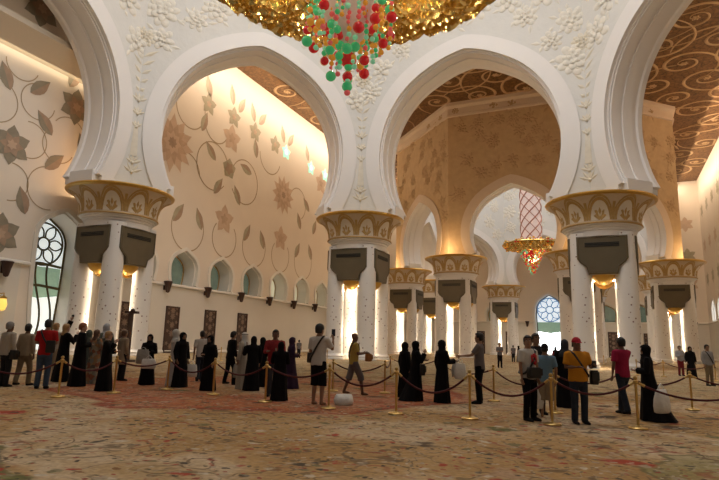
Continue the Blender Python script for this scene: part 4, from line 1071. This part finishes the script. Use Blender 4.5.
r=pouch(u_,.05,.42,1.05,'small orange-brown pouch held by the bald man in yellow',cloth('orange_brown_cloth',(.42,.19,.07),.15),(.24,.18,.22),'pouch')
w_=person(404.5,397.5,344,60,'woman in black abaya half hidden behind another woman in black',kind='abaya',top=BLACK,head='hijab',aL='relax',aR='relax',skin='tan')
x_=person(415.5,401,342,80,'woman in black abaya with trailing hem, holding her hands out before the eighth post',kind='abaya',top=BLACK,head='hijab',aL='hold',aR='face',train=.30,skin='tan')
pouch(x_,.25,.12,.92,'black handbag on the arm of the woman with the trailing hem',s=(.26,.14,.28),name='handbag')
y_=person(442,403,341,65,'woman in black abaya carrying a white bag, facing the man in grey',kind='abaya',top=BLACK,head='hijab',aL='relax',aR='hold',skin='tan')
bag(y_['hand'][1]+rgt*.06+Vector((.0,.0,.02)),'white carrier bag held by the woman in black facing the man in grey',PLASTIC,.36,.36,.16,.4,drop=.08)
z_=person(480,404,333,-70,'man in grey T-shirt and black trousers facing the women in black',top=GREY,bottom=BLACK,aL='reach',aR='down',feet='dark')
bag(z_['hand'][-1]+rgt*.04-fwd*.10+Vector((0,0,-.02)),'white carrier bag hanging beside the man in the grey T-shirt',PLASTIC,.30,.40,.14,.2,drop=.16)
person(500,368,343,178,'distant man with arms folded standing between two ropes',top=GREY,bottom=BLACK,aL='belly',aR='belly',feet='dark')
person(513.5,362,345,0,'tiny distant person left of the bright end window',top=GREY,bottom=DARK,feet='dark',h=1.7)
person(519,362,346,90,'tiny distant person in black left of the bright end window',kind='abaya',top=BLACK,head='hijab',h=1.65)
person(556,367,347,40,'distant woman in dark red before the bright end window',kind='abaya',top=REDD,scarf=BLACK,head='hijab',h=1.6)
person(563.5,368,345,-10,'distant person in white shirt right of the bright end window',top=WHITE,bottom=DARK,feet='dark',h=1.74)
bb=person(530,421,336,150,'man in white T-shirt with red print and dark trousers',top=WHITE,bottom=BLACK,aL='down',aR='down',feet='dark',strap=-1,turn=-.7,wide=1.05)
mb=MB(); rnd=random.Random(4)
def chest(x,z): return bb['V'](x,.146-1.1*x*x,z)
mb.grid([[chest(x+rnd.uniform(-.015,.015),zz+rnd.uniform(-.03,.03)) for x in (-.09,-.05,-.015,.02,.055)] for zz in (1.15,1.20,1.25,1.30,1.35,1.39)])
mb.f=[f for i,f in enumerate(mb.f) if i not in (0,3,5,10,16,19)]; mb.m=mb.m[:len(mb.f)]
o=mb.build('shirt_print',[PRINT],bb['root']); sd=o.modifiers.new('t','SOLIDIFY'); sd.thickness=.012; sd.offset=1
pouch(bb,.05,.20,.98,'black belt bag at the waist of the man in the red print T-shirt',s=(.36,.13,.22),name='belt_bag')
person(538,414.5,334,170,'man with dark hair standing close behind the red print T-shirt',top=DARK,bottom=BLACK,aL='relax',aR='relax',feet='dark')
cc=person(547,418,344.5,20,'person in light blue T-shirt with dark cap beside the tenth brass post',top=BLUE,bottom=BEIGE,head='cap',cap=DARK,aL='down',aR='relax',legs='short',feet='bare',skin='tan')
bag(cc['hand'][-1]+Vector((0,-.05,.06)),'white carrier bag hanging beside the person in light blue',PLASTIC,.32,.44,.16,.3,drop=.14)
person(567,407.5,340,10,'person in long black robe and dark grey hood seen from behind',kind='abaya',top=BLACK,scarf=NAVY,head='hijab',aL='relax',aR='relax',h=1.66,stride=.3,wide=1.05)
ee=person(580,424,341,176,'man in orange T-shirt and red cap looking down at his hands',top=ORANGE,bottom=DJEANS,head='cap',cap=REDCAP,aL='hold',aR='belly',strap=1,feet='dark',skin='brown',wide=1.14,h=1.66)
pouch(ee,-.30,.02,.94,'black shoulder bag at the hip of the man in orange',s=(.16,.14,.28))
phone(ee,-1,'dark phone in the hand of the man in orange',.03,(.08,.03,.14))
gg=person(625,415,338,-15,'man in magenta T-shirt and dark jeans stepping left with his back turned',top=MAGENTA,bottom=DJEANS,aL='relax',aR='reach',stride=.42,feet='dark',skin='brown',hair=HBLK)
hh=person(651,421,346,-65,'woman in black abaya with a spreading hem beside the man in magenta',kind='abaya',top=BLACK,head='hijab',aL='belly',aR='relax',train=.34,skin='tan',lean=.03,wide=1.1)
bag(hh['M']@Vector((-.52,-.20,.80)),'large white carrier bag behind the woman with the spreading hem',PLASTIC,.44,.46,.2,math.radians(60),drop=.12)
person(681.5,376,346,185,'distant man in white shirt and dark red trousers under the right far column',top=LTGREY,bottom=REDD,sleeve='long',feet='dark',aL='relax',aR='belly')
person(692,378,347,185,'distant woman in black abaya under the right far column',kind='abaya',top=BLACK,head='hijab',aL='relax',aR='relax')
jj=person(710,386,345,175,'man in pale grey shirt with a shoulder strap and khaki trousers at far right',top=LTGREY,bottom=KHAKI,sleeve='long',strap=1,feet='dark',aL='relax',aR='relax')
bag(ground(343.5,405)+Vector((0,0,.42)),'crumpled white bag lying on the carpet right of the man in shorts',PLASTIC,.46,.24,.36,.3,handles=False,drop=.17)
finish_jobs()

# ------------------------------------------------------------------ stanchions and velvet ropes
PH=.93
def make_post():
    r=empty('stanchion')
    mb=MB(); mb.lathe([(.002,.012),(.17,.012),(.175,.03),(.16,.045),(.06,.06),(.03,.075),(.026,.085)],28); mb.build('base',[M_brass],r)
    mb=MB(); mb.lathe([(.026,.07),(.025,.80),(.03,.81),(.03,.83),(.024,.84)],18); mb.build('pole',[M_brass],r)
    mb=MB(); mb.lathe([(.024,.83),(.045,.845),(.047,.885),(.034,.90),(.02,.905),(.034,.92),(.04,.945),(.028,.97),(.004,.978)],18); mb.build('finial',[M_brass],r)
    return r
PX=[(-34,398),(58,397.5),(113.5,393.5),(167,390),(213,395),(265,402.5),(328.5,409),(396,414.5),(470,419.5),(552.5,425.5),(638.5,429.5),(775,431),
(332.5,391.5),(384.6,393.6),(494,401.5),(555.5,413.5),(622.5,406.5),(692.5,410.5),(790,413),
(220.6,361),(205.5,361.5),(311,362.5),(327,363),(604,366),(664,377),(637,375.5),(716,381.5),(390.5,379),(437.5,381)]
PLAB=['','first brass post from the left, before the women in black','brass post beside the blond woman in black abaya','brass post in front of the person in white head scarf','brass post at the woman in black next to the white T-shirt',
'brass post in front of the man in red plaid shirt','brass post right beside the man in black shorts','brass post standing alone left of the women in black, nearest the middle','brass post in front of the man in grey T-shirt',
'brass post before the person in light blue T-shirt','brass post at the right front between the magenta shirt and the black hem','',
'brass post behind the rope left of the bald man in yellow','brass post behind the rope right of the bald man in yellow','brass post right of the man in grey T-shirt, in the rear row','brass post close behind the light blue T-shirt','brass post half hidden behind the man in magenta','brass post at right in the rear row under the far column','',
'small distant brass post beyond the white T-shirt and jeans, right one','small distant brass post beyond the white T-shirt and jeans, left one','small distant brass post by the tiny man in grey','small distant brass post behind the man in black shorts','small distant brass post right of the man in orange','small distant brass post behind the woman with the spreading hem','small distant brass post beyond the man in magenta','small distant brass post at the right edge behind the grey shirt','distant brass post left of the pair of women in black','distant brass post right of the pair of women in black']
post=make_post(); PP=[]; used=False
for i,(pp,lb) in enumerate(zip(PX,PLAB)):
    P0=ground(*pp); PP.append(P0)
    if i in (0,18): lb='brass post just outside the picture holding the end of a velvet rope'
    if i==11: lb='brass post just outside the right edge holding the front velvet rope'
    o=post if not used else copy_tree(post); used=True
    o.location=P0+Vector((0,0,.0)); tag(o,lb,'stanchion','brass rope stanchions')
def rope(i,j,sag,label,r=.021,z=.845):
    a=PP[i]+Vector((0,0,z)); b=PP[j]+Vector((0,0,z)); d=(b-a).normalized(); a=a+d*.05; b=b-d*.05
    root=empty('velvet_rope',a,0,label,'rope','velvet ropes between the brass posts')
    n=22; pts=[(a+(b-a)*t+Vector((0,0,-4*sag*t*(1-t))))-a for t in [q/n for q in range(n+1)]]
    mb=MB(); mb.tube(pts,r,10); mb.build('rope',[M_velvet],root,70)
    mb=MB(); mb.tube(pts[:2],r*1.25,10); mb.tube(pts[-2:],r*1.25,10); mb.tube([pts[0]-d*.05,pts[0]],.012,8); mb.tube([pts[-1],pts[-1]+d*.05],.012,8)
    for q,s in ((pts[:2],0),(pts[-2:],1)):
        m2=MB(); m2.tube(q,r*1.25,10); e=q[0]-d*.05 if s==0 else q[1]; m2.tube([e,e+d*.05],.012,8); m2.build('brass_hook',[M_brass],root,70)
for i,j,s,lb in ((0,1,.30,'red velvet rope running off the left edge from the first post'),(1,2,.24,'red velvet rope in front of the women in black at left'),(2,3,.16,'red velvet rope before the woman holding two pale bags'),(3,4,.30,'red velvet rope in front of the white carrier bag and jeans'),(4,5,.26,'red velvet rope before the man in black suit'),(5,6,.20,'red velvet rope between the red plaid shirt and the man in shorts'),(6,7,.30,'thick sagging red velvet rope in front of the bald man in yellow'),(7,8,.36,'sagging red velvet rope in front of the women in black near the middle'),(8,9,.34,'red velvet rope between the man in grey and the light blue T-shirt'),(9,10,.24,'red velvet rope behind the man in orange to the right front post'),(10,11,.30,'red velvet rope sagging off the right edge in front'),
(12,13,.22,'red velvet rope in the rear row behind the bald man in yellow'),(14,15,.30,'red velvet rope in the rear row left of the red print T-shirt'),(15,16,.22,'red velvet rope in the rear row behind the man in orange'),(16,17,.26,'red velvet rope in the rear row behind the woman with spreading hem'),(17,18,.24,'red velvet rope in the rear row running off the right edge'),(27,28,.22,'distant red rope behind the pair of women in black'),(28,14,.3,'distant red rope behind the man in grey T-shirt'),(27,13,.2,'distant red rope left of the pair of women in black'),(20,19,.1,'small distant red rope beyond the jeans'),(21,22,.12,'small distant red rope by the tiny man in grey'),(25,24,.2,'small distant red rope beyond the man in magenta'),(24,26,.3,'small distant red rope under the right far column')): rope(i,j,s,lb)
# dark wooden stand behind the left column group
P0=ground(126.5,362)
r=empty('wooden_stand',P0,0,'tall dark wooden stand with a cross top behind the second brass post','stand')
mb=MB(); mb.box((0,0,1.5),(.22,.22,2.9)); mb.build('post',[M_wood],r)
mb=MB(); mb.box((0,0,.08),(.7,.7,.12)); mb.build('foot',[M_wood],r)
mb=MB(); mb.box((.05,0,3.0),(.75,.4,.14),0,YAW); mb.ball((.1,0,3.1),.14,10,6); mb.build('cross_top',[M_wood],r)

# ------------------------------------------------------------------ light
w=bpy.data.worlds.new('hall_ambient'); SC.world=w; w.use_nodes=True
bg=w.node_tree.nodes['Background']; bg.inputs[0].default_value=(1,.92,.82,1); bg.inputs[1].default_value=.10
# area lamps added inside the two closed domes, in place of unseen daylight
alight('dome_daylight_fill',(0,0,44),(0,0,0),26,26,9000,(1,.97,.94))
alight('far_dome_daylight_fill',(0,OY,42),(0,0,0),18,18,4200,(1,.97,.92))
# chandelier lamps, above and below the baskets
for k in range(4):
    a=k*PI/2+.4; plight('chandelier_lamp',(3.6*math.cos(a),3.6*math.sin(a),23.2),550,(1,.90,.78),.9)
for k in range(6): plight('chandelier_lamp',(4.6*math.cos(k*PI/3),4.6*math.sin(k*PI/3),19.3),110,(1,.86,.66),.15)  # unseen ring added below the basket to brighten its gilt underside
plight('chandelier_lamp',(0,OY,16.0),500,(1,.8,.6),.5)
plight('chandelier_lamp',(0,OY,21.5),1300,(1,.86,.68),1.2)
# cove lamps along the tops of the side walls
def cove(name,x,y0,y1,z,e,sg,col=(1,.72,.42),tilt=.45):
    alight(name,(x,(y0+y1)/2,z),(0,sg*tilt,0),.5,y1-y0,e,col)
cove('cove_left',XL+4.2,18,104,ZCEIL-1.0,6800,1,(1,.76,.52),.92)
cove('cove_right',XR-4.2,30,104,ZCEIL-1.0,5600,-1,(1,.76,.52),.92)
cove('cove_bay',XL+.5,-16,15.5,23.7,140,1,(1,.78,.5),1.0)
# gilt lamps on top of the capitals wash the sand coloured walls and the ceiling
for (x,y),lb,lv in COLS[3:7]:
    dx,dy=x-0,y-OY; n=math.hypot(dx,dy); plight('capital_lamp',(x+dx/n*3.6,y+dy/n*3.6,14.3),520,(1,.70,.38),.4)
for (x,y),lb,lv in COLS[:3]:
    n=math.hypot(x,y); plight('capital_lamp',(x+x/n*3.3,y+y/n*3.3,14.3),500,(1,.74,.45),.4)
vs=SC.view_settings; SC.display_settings.display_device='sRGB'; vs.view_transform='Standard'; vs.look='None'; vs.exposure=0.; vs.gamma=1; vs.use_curve_mapping=False
